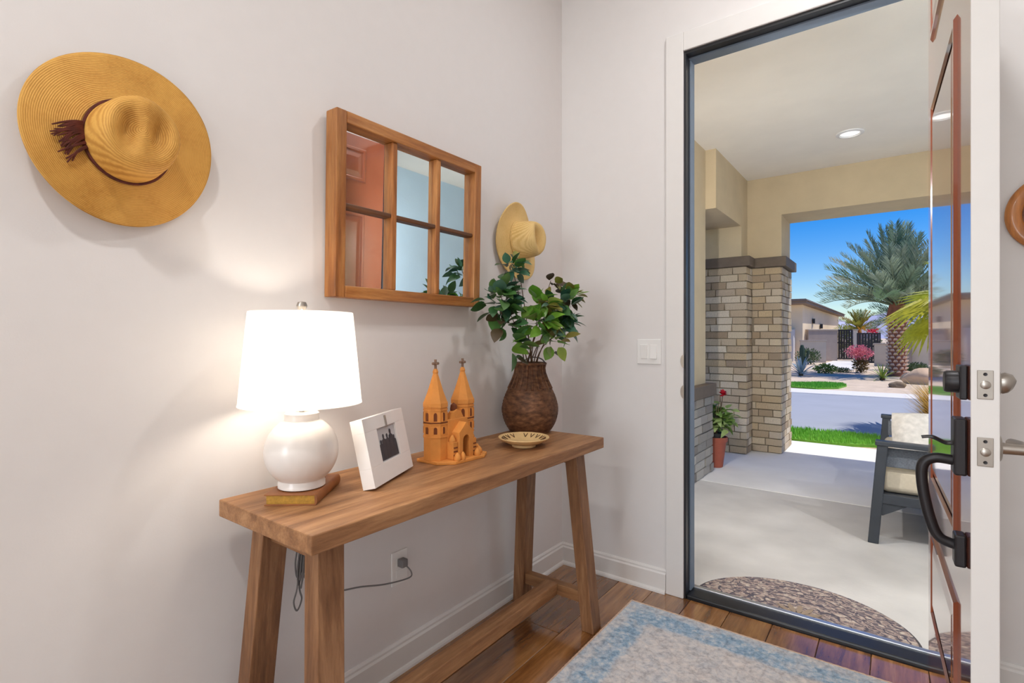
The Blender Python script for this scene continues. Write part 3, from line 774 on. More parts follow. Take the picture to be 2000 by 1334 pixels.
for ly in (Y0, Y1):
    mb = MB(); mb.hexa([(X0 + 0.01, ly - 0.034, 0.565), (X1 + 0.08, ly - 0.034, 0.545), (X1 + 0.08, ly + 0.034, 0.545), (X0 + 0.01, ly + 0.034, 0.565)],
                       [(X0 + 0.01, ly - 0.034, 0.592), (X1 + 0.08, ly - 0.034, 0.572), (X1 + 0.08, ly + 0.034, 0.572), (X0 + 0.01, ly + 0.034, 0.592)])
    mb.build('armrest', M_chair, ls, bevel=0.005)
    boxes('side_rail', M_chair, [((X0 + 0.03, ly - 0.02, 0.235), (X1 + 0.02, ly + 0.02, 0.29))], ls, 0.004)
    sgn = 1 if ly == Y0 else -1
    boxes('side_panel', M_woven, [((X0 + 0.055, ly + sgn * 0.026 - 0.006, 0.44), (X1 + 0.03, ly + sgn * 0.026 + 0.006, 0.548))], ls, 0.002)
    mb = MB(); mb.hexa([(X0 + 0.03, ly - 0.012, 0.165), (X0 + 0.045, ly - 0.012, 0.165), (X0 + 0.045, ly + 0.012, 0.165), (X0 + 0.03, ly + 0.012, 0.165)],
                       [(X0 + 0.03, ly - 0.012, 0.236), (X0 + 0.16, ly - 0.012, 0.236), (X0 + 0.16, ly + 0.012, 0.236), (X0 + 0.03, ly + 0.012, 0.236)])
    mb.build('brace', M_chair, ls)
boxes('front_rail', M_chair, [((X0 + 0.0, Y0 + 0.026, 0.235), (X0 + 0.05, Y1 - 0.026, 0.29))], ls, 0.004)
boxes('seat_deck', M_chair, [((X0 + 0.05, Y0 + 0.03, 0.262), (X1, Y1 - 0.03, 0.284))], ls)
boxes('back_rail', M_chair, [((X1 + 0.10, Y0 + 0.03, 0.63), (X1 + 0.145, Y1 - 0.03, 0.68))], ls, 0.004)
mb = MB(); mb.hexa([(X1, Y0 + 0.03, 0.30), (X1 + 0.014, Y0 + 0.03, 0.30), (X1 + 0.014, Y1 - 0.03, 0.30), (X1, Y1 - 0.03, 0.30)],
                   [(X1 + 0.105, Y0 + 0.03, 0.63), (X1 + 0.119, Y0 + 0.03, 0.63), (X1 + 0.119, Y1 - 0.03, 0.63), (X1 + 0.105, Y1 - 0.03, 0.63)])
mb.build('back_sling', M_woven, ls)
sc_ = MB().box((-0.335, -0.585, -0.075), (0.335, 0.585, 0.075)).build('seat_cushion', M_cush, None, smooth=60, bevel=0.035, seg=4, loc=((X0 + X1) / 2, (Y0 + Y1) / 2, ZP + 0.360))
tag(sc_, 'long oatmeal cushion lying on the patio loveseat seat', 'cushion')
tp_ = place('throw_pillow', pillow_mesh('throw_pillow', M_pillow, 0.36, 0.34, 0.13, 0.6), None, (0.15, 3.89, ZP + 0.590), (R(52), 0, R(6)))
tag(tp_, 'pale patterned throw pillow leaning in the patio loveseat', 'pillow')

# ================================================================== OUTDOORS
ZG = -0.05
tag(boxes('ground', M_gravel, [((-70, 6.72, -0.6), (70, 90, ZG))]), kind='structure')
tag(boxes('road', M_road, [((-70, 7.62, -0.3), (70, 12.8, ZG + 0.008))]), kind='structure')
tag(boxes('trim_5', M_kerb, [((-70, 12.8, -0.3), (70, 13.75, ZG + 0.03))], bevel=0.02), kind='structure', label='pale concrete kerb along the far side of the street')
tag(boxes('path_garden', M_kerb, [((-2.75, 23.2, -0.2), (-1.35, 33.0, ZG + 0.012))]), kind='structure')

def lawn(name, poly, label, n, seed):
    r = empty(name, (0, 0, 0)); tag(r, label, 'lawn', kind='stuff')
    b = MB().prism(poly, ZG - 0.1, ZG + 0.035).build('turf', M_turf_base, r); b['kind'] = 'stuff'
    rr = random.Random(seed); xs = [p[0] for p in poly]; ys = [p[1] for p in poly]; mb = MB(); k = 0
    def inside(px, py):
        c = False; m = len(poly)
        for i in range(m):
            (xa, ya), (xb, yb) = poly[i], poly[i - 1]
            if (ya > py) != (yb > py) and px < (xb - xa) * (py - ya) / (yb - ya) + xa: c = not c
        return c
    while k < n:
        px, py = rr.uniform(min(xs), max(xs)), rr.uniform(min(ys), max(ys))
        if not inside(px, py): continue
        a = rr.uniform(0, 6.28); h = rr.uniform(0.03, 0.06); w = 0.006
        mb.add([(px - w * math.cos(a), py - w * math.sin(a), ZG + 0.03), (px + w * math.cos(a), py + w * math.sin(a), ZG + 0.03), (px + rr.uniform(-.02, .02), py + rr.uniform(-.02, .02), ZG + 0.035 + h)], [(0, 1, 2)]); k += 1
    o = mb.build('grass_blades', M_grass, r); o['kind'] = 'stuff'
lawn('lawn', [(-4.5, 6.82), (-0.55, 6.82), (-0.12, 7.02), (-0.10, 7.30), (-0.2, 7.58), (-4.5, 7.60)], 'green lawn strip between the porch and the street', 16000, 1)
lawn('lawn', [(-5.0, 14.15), (-2.06, 14.15), (-1.55, 14.05), (-1.13, 14.5), (-1.02, 15.3), (-1.15, 15.85), (-1.6, 15.9), (-2.4, 15.2), (-5.0, 15.0)], 'small curved lawn patch on the far side of the street', 12000, 2)

# house across the street
M_hwall = plain('house_stucco', S(238, 216, 182), 0.9, noise=0.05, nscale=1.5)
M_hroof = plain('house_roof', S(98, 84, 76), 0.8, noise=0.1)
M_hfascia = plain('house_fascia', S(134, 116, 102), 0.8, noise=0.06)
M_dark = plain('dark_fixture', (0.03, 0.03, 0.03), 0.5)
hs = empty('house', (0, 0, ZG)); tag(hs, 'beige stucco house with a brown overhanging roof across the street', 'house')
mb = MB(); mb.hexa([(-14, 30.7, 0), (-3.98, 30.7, 0), (-2.90, 37.2, 0), (-14, 37.2, 0)], [(-14, 30.7, 3.02), (-3.98, 30.7, 2.93), (-2.90, 37.2, 2.51), (-14, 37.2, 2.7)])
mb.build('wall', M_hwall, hs)
mb = MB(); mb.hexa([(-14.5, 30, 3.02), (-3.72, 30, 2.97), (-2.62, 37.6, 2.50), (-14.5, 37.6, 2.65)], [(-14.5, 30, 3.14), (-3.72, 30, 3.10), (-2.62, 37.6, 2.62), (-14.5, 37.6, 2.8)])
rf = mb.build('fascia', M_hfascia, hs)
mb = MB(); mb.hexa([(-14.6, 29.9, 3.14), (-3.68, 29.9, 3.10), (-2.55, 37.7, 2.62), (-14.6, 37.7, 2.8)], [(-14.6, 29.9, 3.28), (-3.74, 29.95, 3.20), (-2.68, 37.6, 2.70), (-14.6, 37.7, 3.3)])
mb.build('roof', M_hroof, rf)
for (xx, yy, zz) in ((-3.72, 32.3, 2.12), (-3.49, 33.6, 1.86)):
    o = boxes('wall_lamp', M_dark, [((0.0, -0.12, -0.13), (0.12, 0.12, 0.13))], hs, 0.02); o.location = (xx, yy, zz); o.rotation_euler = (0, 0, R(10))
boxes('garage_wall', plain('garage_pale', S(206, 202, 198), 0.9, noise=0.03), [((-8.5, 30.1, 0), (-4.32, 30.69, 1.65))], hs)

M_taupe = plain('taupe_garden_wall', S(168, 152, 140), 0.9, noise=0.08, nscale=3)
M_putty = plain('putty_garden_wall', S(196, 184, 166), 0.9, noise=0.06, nscale=3)
M_cream = plain('cream_garden_wall', S(226, 212, 190), 0.9, noise=0.04, nscale=3)
M_wcap = plain('wall_cap', S(180, 166, 152), 0.9, noise=0.05)
def garden_wall(a, b, h, t, mat, label, capm):
    dx, dy = b[0] - a[0], b[1] - a[1]; L = math.hypot(dx, dy)
    r = empty('garden_wall', (a[0], a[1], ZG), math.atan2(dy, dx)); tag(r, label, 'wall', kind=None)
    boxes('body', mat, [((0, 0, -0.1), (L, t, h - 0.06))], r)
    boxes('cap', capm, [((-0.03, -0.03, h - 0.06), (L + 0.03, t + 0.03, h))], r, 0.01)
garden_wall((-3.86, 29.2), (-2.82, 29.55), 1.10, 0.2, M_putty, 'low putty-coloured wall left of the black gates', M_wcap)
garden_wall((-3.75, 31.0), (-2.55, 32.0), 1.66, 0.2, M_taupe, 'taller taupe wall between the house and the black gate', M_wcap)
garden_wall((-0.82, 27.2), (-0.25, 27.2), 0.98, 0.2, M_putty, 'short putty-coloured wall left of the date palm', M_wcap)
garden_wall((-0.25, 24.0), (0.42, 24.0), 1.66, 0.25, M_taupe, 'taupe wall directly behind the date palm trunk', M_wcap)
garden_wall((0.42, 24.3), (3.6, 24.3), 1.62, 0.2, M_cream, 'long cream wall right of the date palm', M_wcap)
garden_wall((-1.86, 32.2), (-1.68, 32.2), 1.66, 0.2, M_cream, 'slim cream pier between the two black gates', M_wcap)
M_gate = plain('black_gate_metal', S(48, 44, 46), 0.5, noise=0.1)
def gate(a, b, h, label):
    dx, dy = b[0] - a[0], b[1] - a[1]; L = math.hypot(dx, dy)
    r = empty('metal_gate', (a[0], a[1], ZG + 0.02), math.atan2(dy, dx)); tag(r, label, 'gate', 'gates across the street')
    for x0, x1 in ((0, 0.06), (L - 0.06, L)): boxes('stile', M_gate, [((x0, 0, 0), (x1, 0.05, h))], r)
    for z0 in (0.05, h * 0.55, h - 0.06): boxes('rail', M_gate, [((0.06, 0.005, z0), (L - 0.06, 0.045, z0 + 0.06))], r)
    n = int((L - 0.12) / 0.11)
    for k in range(n):
        xx = 0.06 + (k + 0.5) * (L - 0.12) / n; boxes('slat', M_gate, [((xx - 0.050, 0.012, 0.06), (xx + 0.050, 0.038, h - 0.03))], r)
gate((-2.90, 33.06), (-1.86, 33.06), 1.64, 'black metal gate beside the taupe wall')
gate((-1.52, 28.6), (-0.62, 28.6), 1.42, 'black metal gate nearer the date palm')

# date palm
M_bark = plain('palm_bark', S(148, 92, 66), 0.95, noise=0.3, nscale=8)
M_boot = plain('palm_boot', S(222, 190, 164), 0.95, noise=0.22, nscale=14)
M_frond = by_object('date_frond', [S(146, 168, 136), S(184, 196, 166), S(120, 148, 112), S(206, 204, 176)], 0.6, trans=0.3)
def frond_mesh(name, mat, L, droop, seed, n=34, leaf=0.5):
    r = random.Random(seed); mb = MB(); pts = []
    for i in range(13):
        t = i / 12; pts.append((L * t * (1 - 0.12 * t), 0, L * (0.10 * t - droop * t * t)))
    mb.tube(pts, [0.028 * (1 - 0.85 * i / 12) for i in range(13)], 4)
    for i in range(n):
        t = 0.16 + 0.84 * (i + 0.5) / n; p = Vector((L * t * (1 - 0.12 * t), 0, L * (0.10 * t - droop * t * t)))
        ll = leaf * (math.sin(math.pi * min(1, 0.18 + 0.82 * t * 0.95)) ** 0.6 + 0.12)
        for sd in (-1, 1):
            d = Vector((0.75, sd * r.uniform(0.45, 0.65), r.uniform(0.05, 0.45))).normalized(); q = p + d * ll * r.uniform(0.85, 1.1); w = Vector((0.02, 0, 0.014))
            mb.add([p - w, p + d * ll * .45 + w * 1.1, q, p + d * ll * .45 - w * 1.1], [(0, 1, 2, 3)])
    return mb.mesh(name, mat)
pal = empty('date_palm', (-0.02, 20.4, ZG)); tag(pal, 'tall date palm with a patterned trunk and grey-green crown across the street', 'palm tree')
tr = MB(); tr.lathe([(0.30, 0), (0.24, 0.15), (0.235, 1.0), (0.245, 1.6), (0.28, 1.9), (0.20, 2.3), (0.1, 2.5)], 20); tr = tr.build('trunk', M_bark, pal, smooth=50)
bt = MB(); k = 0; zz = 0.12
bmesh_boot = MB(); bmesh_boot.hexa([(0.0, -0.07, -0.03), (0.05, -0.03, 0.0), (0.05, 0.03, 0.0), (0.0, 0.07, -0.03)], [(0.0, -0.035, 0.05), (0.075, -0.022, 0.035), (0.075, 0.022, 0.035), (0.0, 0.035, 0.05)])
boot_me = bmesh_boot.mesh('boot', M_boot)
for row in range(16):
    zz = 0.14 + row * 0.113; nb = 9; rr = 0.232 if zz < 1.55 else 0.24 + 0.03 * min(1, (zz - 1.55) / 0.3)
    for j in range(nb):
        a = 2 * math.pi * (j + 0.5 * (row % 2)) / nb
        place('boot', boot_me, tr, (rr * math.cos(a), rr * math.sin(a), zz), (0, 0, a))
fm_ = [frond_mesh('frond', M_frond, 2.45, dr, i) for i, dr in enumerate((0.06, 0.14, 0.22, 0.32))]
for i in range(84):
    f = (i + 0.5) / 84; el = R(88 - 74 * f ** 0.9); az = i * 2.39996 + rng.uniform(-.2, .2)
    me = fm_[min(3, int(f * 4))]
    o = place('frond', me, pal, (0.1 * math.cos(az), 0.1 * math.sin(az), 2.2 + 0.3 * (1 - f)), (rng.uniform(-.3, .3), -el, az)); sc = rng.uniform(0.85, 1.1); o.scale = (sc, sc, sc)

# fan palm near the porch corner
M_fan = by_object('fan_leaf', [S(198, 196, 50), S(214, 206, 78), S(166, 176, 52)], 0.5, trans=0.45)
def fan_mesh(name, mat, rad, n=26, seed=0):
    r = random.Random(seed); mb = MB()
    for i in range(n):
        a = R(-125 + 250 * i / (n - 1)); a2 = R(250 / (n - 1) * 0.46); L = rad * (0.82 + 0.18 * math.cos(a)) * r.uniform(0.92, 1.05)
        def P(ang, d, z): return (d * math.cos(ang), d * math.sin(ang), z)
        dz = -0.16 * L
        mb.add([(0, 0, 0), P(a - a2, L * .55, 0.0), P(a, L * .56, 0.03), P(a + a2, L * .55, 0.0), P(a + r.uniform(-.02, .02), L, dz)], [(0, 1, 2), (0, 2, 3), (1, 4, 2), (2, 4, 3)])
    mb.tube([(-0.75, 0, -0.30), (-0.4, 0, -0.10), (0, 0, 0)], [0.018, 0.014, 0.01], 5)
    return mb.mesh(name, mat)
fp = empty('fan_palm', (0.84, 8.3, ZG)); tag(fp, 'yellow-green fan palm reaching in beside the door', 'palm tree')
ft = MB(); ft.lathe([(0.16, 0), (0.11, 0.15), (0.10, 0.7), (0.12, 0.95), (0.05, 1.05)], 14); ft.build('trunk', M_bark, fp, smooth=50)
fan = [fan_mesh('fan_leaf', M_fan, 0.66, 26, i) for i in range(2)]
for i, (dx, dy, dz, rx, ry, rz) in enumerate(((-0.45, -0.1, 1.62, 0.3, 0.25, 3.3), (-0.42, 0.1, 1.44, -0.5, 0.55, 2.9), (-0.2, -0.5, 1.75, 0.2, 0.1, 4.2), (0.3, -0.5, 1.6, 0, 0.3, 5.3), (0.6, 0.1, 1.55, 0, 0.3, 0.1), (0.2, 0.55, 1.65, 0, 0.2, 1.3), (-0.25, 0.5, 1.72, 0.3, 0.2, 2.2), (0, 0, 1.95, 0, -0.5, 3.0))):
    place('fan_leaf', fan[i % 2], fp, (dx, dy, dz), (rx, ry, rz))

# smaller plants across the street
def blade_mesh(name, mat, L, W, bend):
    mb = MB(); vs = []; fs = []; n = 6
    for i in range(n + 1):
        t = i / n; w = W / 2 * (1 - t) ** 0.7 * (0.75 + 0.6 * t); x_ = L * (t * 0.45 + bend * t * t); z_ = L * (t - 0.35 * bend * t * t)
        vs += [(x_, -w, z_ + w * .3), (x_ + 0.15 * w, 0, z_), (x_, w, z_ + w * .3)]
    for i in range(n):
        a = 3 * i; fs += [(a, a + 3, a + 4, a + 1), (a + 1, a + 4, a + 5, a + 2)]
    mb.add(vs, fs); return mb.mesh(name, mat, 60)
def rosette(name, loc, mat, n, L, W, label, cat, bend=0.3, part='blade'):
    r = empty(name, loc); tag(r, label, cat); ms = [blade_mesh(part, mat, L, W, b_) for b_ in (bend * .3, bend, bend * 1.8)]
    MB().lathe([(0.06, 0), (0.07, 0.05), (0.02, 0.09)], 10).build('base', M_stem, r)
    for i in range(n):
        o = place(part, ms[min(2, int(3 * i / n))], r, (0, 0, 0.02), (0, (i / n) * 0.7 - 0.25, i * 2.39996)); o.scale = (1, 1, 1 - 0.35 * i / n)
rosette('agave', (-2.49, 18.85, ZG), by_object('blue_agave', [S(140, 166, 176), S(172, 190, 196), S(120, 150, 160)], 0.6), 26, 0.60, 0.11, 'pale blue agave across the street by the column', 'agave')
rosette('yucca', (-0.36, 18.2, ZG), by_object('yucca_green', [S(120, 148, 56), S(160, 176, 84), S(92, 122, 44)], 0.6), 30, 0.46, 0.06, 'green spiky yucca at the foot of the date palm', 'yucca', 0.5)
def shrub(name, loc, rad, mats, n, size, label, cat, seed, extra=None):
    r = empty(name, loc); tag(r, label, cat)
    st_ = MB()
    for k in range(6):
        a = k * 1.05; st_.tube([(0, 0, 0), (0.3 * rad[0] * math.cos(a), 0.3 * rad[1] * math.sin(a), rad[2] * 0.7), (0.6 * rad[0] * math.cos(a), 0.6 * rad[1] * math.sin(a), rad[2] * 1.3)], [0.012, 0.008, 0.004], 4)
    st_.build('stem', M_stem, r)
    foliage('foliage', mats, n, rad, size, seed, r, (0, 0, rad[2]), 0.35, 0.45, zmin=-rad[2] * 0.95)
    return r
L_dark = leafmat('dark_green_leaves', [S(58, 78, 50), S(84, 104, 66), S(110, 126, 84)])
L_mid = leafmat('mid_green_leaves', [S(84, 110, 40), S(128, 148, 60), S(168, 172, 84)])
L_pink = leafmat('pink_bloom', [S(206, 92, 116), S(230, 136, 150), S(240, 178, 178)], 0.35)
L_olive = leafmat('olive_leaves', [S(96, 78, 48), S(128, 106, 62), S(150, 128, 84)])
L_gold = leafmat('golden_grass', [S(170, 128, 48), S(214, 176, 92), S(232, 204, 130)], 0.3)
L_redbr = leafmat('red_bracts', [S(196, 26, 52), S(226, 56, 80)], 0.3)
shrub('shrub', (-3.3, 27.2, ZG), (0.5, 0.45, 0.36), L_dark, 900, 0.10, 'dark green shrub in front of the low putty wall', 'shrub', 11)
shrub('shrub', (-2.0, 20.7, ZG), (0.36, 0.3, 0.15), L_mid, 700, 0.08, 'low yellow-green shrub right of the blue agave', 'shrub', 12)
shrub('shrub', (-1.62, 21.6, ZG), (0.36, 0.3, 0.07), L_dark, 500, 0.06, 'flat dark ground-cover shrub beside the garden path', 'shrub', 13)
shrub('shrub', (0.47, 22.8, ZG), (0.36, 0.3, 0.17), L_dark, 700, 0.08, 'dark rounded shrub right of the date palm', 'shrub', 14)
ps = shrub('flowering_shrub', (-1.04, 21.7, ZG), (0.23, 0.22, 0.26), L_olive, 700, 0.08, 'pink flowering shrub in front of the black gates', 'shrub', 15)
foliage('blossoms', L_pink, 800, (0.40, 0.36, 0.24), 0.07, 16, ps, (-0.04, 0, 0.70), 0.2, 0.7)
cc = empty('cactus', (-3.3, 25.3, ZG)); tag(cc, 'slim dark columnar cactus behind the blue agave', 'cactus')
mb = MB(); mb.lathe([(0.085, 0), (0.095, 0.3), (0.09, 0.75), (0.05, 0.9), (0.0, 0.92)], 20, rfun=lambda r_, z_, a_, i_, k_: r_ * (1 + 0.12 * (k_ % 2))); mb.build('column', plain('cactus_green', S(40, 62, 48), 0.7), cc, smooth=20)
mb = MB(); mb.tube(bezier((0.07, 0, 0.35), (0.22, 0, 0.33), (0.22, 0, 0.42), (0.22, 0, 0.66), 8), 0.05, 10); mb.build('arm', MATS['cactus_green'], cc, smooth=50)
# plants that show over the gates
yp = empty('garden_palm', (-1.75, 35.0, ZG)); tag(yp, 'small yellowing palm rising behind the black gates', 'palm tree')
MB().lathe([(0.14, 0), (0.11, 0.3), (0.10, 1.5), (0.05, 1.8)], 12).build('trunk', M_bark, yp, smooth=50)
M_yf = by_object('yellowing_frond', [S(196, 168, 62), S(168, 172, 80), S(128, 150, 80), S(206, 150, 56)], 0.6, trans=0.35)
yfm = [frond_mesh('frond', M_yf, 1.25, d_, 40 + i, 22, 0.32) for i, d_ in enumerate((0.2, 0.45, 0.7))]
for i in range(26):
    f = (i + .5) / 26; place('frond', yfm[min(2, int(f * 3))], yp, (0, 0, 1.72), (0, -R(80 - 80 * f), i * 2.39996))
gp = empty('garden_palm', (0.1, 33.0, ZG)); tag(gp, 'green feathery palm half hidden behind the date palm', 'palm tree')
MB().lathe([(0.16, 0), (0.12, 0.3), (0.11, 1.9), (0.05, 2.2)], 12).build('trunk', M_bark, gp, smooth=50)
M_gf = by_object('green_frond', [S(104, 132, 108), S(80, 112, 88), S(140, 158, 124)], 0.6, trans=0.3)
gfm = [frond_mesh('frond', M_gf, 1.7, d_, 60 + i, 24, 0.40) for i, d_ in enumerate((0.2, 0.45, 0.7))]
for i in range(28):
    f = (i + .5) / 28; place('frond', gfm[min(2, int(f * 3))], gp, (0, 0, 2.12), (0, -R(80 - 85 * f), i * 2.39996))
bg = shrub('bougainvillea', (-1.05, 31.0, ZG), (0.5, 0.3, 0.68), L_dark, 900, 0.11, 'red bougainvillea growing behind the black gates', 'shrub', 17)
foliage('blossoms', L_redbr, 90, (0.22, 0.2, 0.16), 0.10, 18, bg, (0.05, -0.2, 1.50), 0.1, 0.75)
shrub('tree', (-2.75, 38.5, ZG), (0.7, 0.6, 1.0), L_mid, 900, 0.16, 'small green tree showing over the left black gate', 'tree', 19)
# boulders
M_rock = plain('tan_boulder', S(214, 180, 146), 0.95, noise=0.14, nscale=4, bmp=0.5, bscale=10, bdist=0.03)
M_rock2 = plain('dark_rock', S(132, 112, 88), 0.95, noise=0.2, nscale=6, bmp=0.5, bscale=10, bdist=0.03)
def boulder(loc, rad, mat, label, seed):
    r = random.Random(seed); b = bmesh.new(); bmesh.ops.create_icosphere(b, subdivisions=3, radius=1.0)
    ph = [(r.uniform(1, 3), r.uniform(0, 6), Vector((r.gauss(0, 1), r.gauss(0, 1), r.gauss(0, 1))).normalized()) for _ in range(7)]
    for v in b.verts:
        d = v.co.normalized(); k = 1 + sum(0.07 * math.sin(f_ * 2 * d.dot(ax) + p_) for f_, p_, ax in ph); c_ = d * k
        v.co = Vector((c_.x * rad[0], c_.y * rad[1], max(-0.35, c_.z) * rad[2]))
    me = bpy.data.meshes.new('boulder'); b.to_mesh(me); b.free(); me.materials.append(mat)
    me.polygons.foreach_set('use_smooth', [True] * len(me.polygons))
    tag(place('boulder', me, None, (loc[0], loc[1], ZG + 0.3 * rad[2])), label, 'boulder')
boulder((0.55, 17.4, 0), (0.42, 0.35, 0.30), M_rock, 'pale tan boulder right of the date palm', 3)
boulder((-0.02, 15.8, 0), (0.17, 0.14, 0.11), M_rock2, 'small dark rock in the gravel before the date palm', 5)
boulder((0.30, 18.9, 0), (0.22, 0.2, 0.16), M_rock, 'small pale rock between the date palm and the boulder', 8)
# golden grass tuft at the porch corner
gt = empty('golden_grass_tuft', (0.40, 7.0, ZG)); tag(gt, 'golden ornamental grass tuft beyond the loveseat', 'ornamental grass')
mb = MB(); rr = random.Random(5)
for k in range(1400):
    a = rr.uniform(0, 6.28); L = rr.uniform(0.4, 0.78); o_ = rr.uniform(0.1, 0.42); w = 0.006
    b0 = Vector((0.05 * math.cos(a), 0.05 * math.sin(a), 0)); b1 = Vector((o_ * .5 * math.cos(a), o_ * .5 * math.sin(a), L * .75)); b2 = Vector((o_ * math.cos(a), o_ * math.sin(a), L)); sd = Vector((-math.sin(a), math.cos(a), 0)) * w
    mb.add([b0 - sd, b0 + sd, b1 + sd, b1 - sd, b2], [(0, 1, 2, 3), (3, 2, 4)])
o = mb.build('grass_blades', L_gold, gt); o['kind'] = 'stuff'
# mountains on the horizon
M_mount = plain('mountain_haze_tint', S(176, 176, 200), 1.0, noise=0.08, nscale=0.006)  # pale lilac stands in for distance haze over the rock
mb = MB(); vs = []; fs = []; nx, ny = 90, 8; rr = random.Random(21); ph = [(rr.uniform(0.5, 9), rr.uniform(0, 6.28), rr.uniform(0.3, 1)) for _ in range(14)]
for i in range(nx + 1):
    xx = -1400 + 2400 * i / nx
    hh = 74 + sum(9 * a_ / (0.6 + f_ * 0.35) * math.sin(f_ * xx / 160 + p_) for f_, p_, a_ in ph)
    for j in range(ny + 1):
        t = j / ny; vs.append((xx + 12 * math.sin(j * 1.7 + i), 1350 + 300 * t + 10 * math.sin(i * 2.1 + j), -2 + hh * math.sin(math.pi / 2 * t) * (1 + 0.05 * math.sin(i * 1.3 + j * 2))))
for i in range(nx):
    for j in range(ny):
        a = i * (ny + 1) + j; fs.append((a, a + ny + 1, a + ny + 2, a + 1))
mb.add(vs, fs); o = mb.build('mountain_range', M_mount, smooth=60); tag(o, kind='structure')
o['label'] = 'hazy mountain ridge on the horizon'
tag(boxes('ground_far', M_gravel, [((-1500, 90, -3), (1500, 1700, ZG - 0.3))]), kind='structure')

# ================================================================== INTERIOR OBJECTS
# console table
ZT = 0.76
tb = empty('console_table', (-1.15, 1.25, 0)); tag(tb, 'rustic wooden console table with splayed legs against the left wall', 'table')
tbm = MB(); tbm.box((-0.20, -0.65, ZT - 0.042), (0.20, 0.65, ZT)); tbm.build('tabletop', M_table, tb, bevel=0.003)
for sx in (-1, 1):
    for sy in (-1, 1):
        xt, yt = sx * 0.112, sy * 0.561; xb, yb = sx * 0.170, sy * 0.600; wx, wy = 0.026, 0.034
        mb = MB()
        mb.hexa([(xb - wx, yb - wy, 0), (xb + wx, yb - wy, 0), (xb + wx, yb + wy, 0), (xb - wx, yb + wy, 0)],
                [(xt - wx, yt - wy, ZT - 0.0425), (xt + wx, yt - wy, ZT - 0.0425), (xt + wx, yt + wy, ZT - 0.0425), (xt - wx, yt + wy, ZT - 0.0425)])
        mb.build('leg', M_leg, tb, bevel=0.003)
for sy in (-1, 1):
    boxes('cross_stretcher', M_table_x, [((-0.135, sy * 0.593 - 0.02, 0.105), (0.135, sy * 0.593 + 0.02, 0.150))], tb, 0.003)
    boxes('apron', M_table_x, [((-0.088, sy * 0.562 - 0.016, ZT - 0.10), (0.088, sy * 0.562 + 0.016, ZT - 0.043))], tb, 0.003)
boxes('long_stretcher', M_table, [((-0.028, -0.572, 0.105), (0.028, 0.572, 0.155))], tb, 0.003)

# book under the lamp
bk = empty('book', (-1.222, 0.7505, ZT), math.atan2(0.146, -0.116)); tag(bk, 'brown leather book with gilded pages under the lamp', 'book')
BL_, BW_ = 0.187, 0.119      # local x runs along the spine, spine on the -y side
bx, by = BL_ / 2, BW_ / 2
boxes('cover', M_book_cover, [((-bx, -by, 0.0), (bx, by, 0.0032))], bk, 0.001)
boxes('cover', M_book_cover, [((-bx, -by, 0.0238), (bx, by, 0.027))], bk, 0.001)
mb = MB(); sp = [(-by - 0.006 * math.cos(R(g)), 0.0135 + 0.0135 * math.sin(R(g))) for g in range(-90, 91, 15)]
n = len(sp); vs = [(-bx, y_, z_) for y_, z_ in sp] + [(bx, y_, z_) for y_, z_ in sp]
mb.add(vs, [(i, n + i, n + i + 1, i + 1) for i in range(n - 1)] + [tuple(range(n)), tuple(range(2 * n - 1, n - 1, -1)), (0, n - 1, 2 * n - 1, n)]); mb.build('spine', M_book_cover, bk, smooth=40)
boxes('pages', M_paper_gold, [((-bx + 0.004, -by + 0.001, 0.0033), (bx - 0.004, by - 0.004, 0.0237))], bk)

# table lamp
LZ = ZT + 0.0271
lx, ly = -1.205, 0.735
lp = empty('table_lamp', (lx, ly, LZ)); tag(lp, 'white ceramic globe table lamp with a glowing white drum shade', 'lamp')
prof = [(0.050, 0.0), (0.056, 0.003), (0.056, 0.014), (0.054, 0.017)]
for i in range(0, 19):
    a = R(-52 + 114 * i / 18); prof.append((0.088 * math.cos(a), 0.090 + 0.088 * math.sin(a)))
prof += [(0.041, 0.172), (0.041, 0.184), (0.038, 0.187), (0.0, 0.187)]
MB().lathe(prof, 48).build('base', M_ceramic, lp, smooth=40)
MB().lathe([(0.006, 0.186), (0.006, 0.215), (0.016, 0.216), (0.016, 0.255), (0.013, 0.258), (0, 0.258)], 20).build('socket', M_nickel, lp, smooth=40)
M_bulb = emit('bulb_glass', (1, 0.88, 0.74), 82.0)
bu = MB().lathe([(0.012, 0.256), (0.014, 0.268), (0.026, 0.290), (0.030, 0.308), (0.026, 0.326), (0.014, 0.338), (0.0, 0.341)], 20).build('bulb', M_bulb, lp, smooth=60)
SB, ST_ = 0.208, 0.437
mb = MB(); mb.lathe([(0.146, SB), (0.1445, SB + 0.006), (0.124, ST_ - 0.004), (0.123, ST_)], 64, close=False); mb.build('shade', M_shade, lp, smooth=60)
mb = MB()
for k in range(3):
    a = k * 2.0944; mb.tube([(0.0, 0.0, ST_ - 0.012), (0.121 * math.cos(a), 0.121 * math.sin(a), ST_ - 0.004)], 0.0016, 6)
mb.tube([(0.02, 0, 0.25), (0.045, 0, 0.30), (0.04, 0, 0.37), (0.0, 0, ST_ - 0.01)], 0.0015, 6); mb.tube([(-0.02, 0, 0.25), (-0.045, 0, 0.30), (-0.04, 0, 0.37), (0.0, 0, ST_ - 0.01)], 0.0015, 6)
mb.build('harp', M_nickel, lp)
MB().lathe([(0.004, ST_ - 0.012), (0.004, ST_ + 0.004), (0.010, ST_ + 0.008), (0.013, ST_ + 0.017), (0.010, ST_ + 0.026), (0.0, ST_ + 0.028)], 20).build('finial', M_nickel, lp, smooth=50)

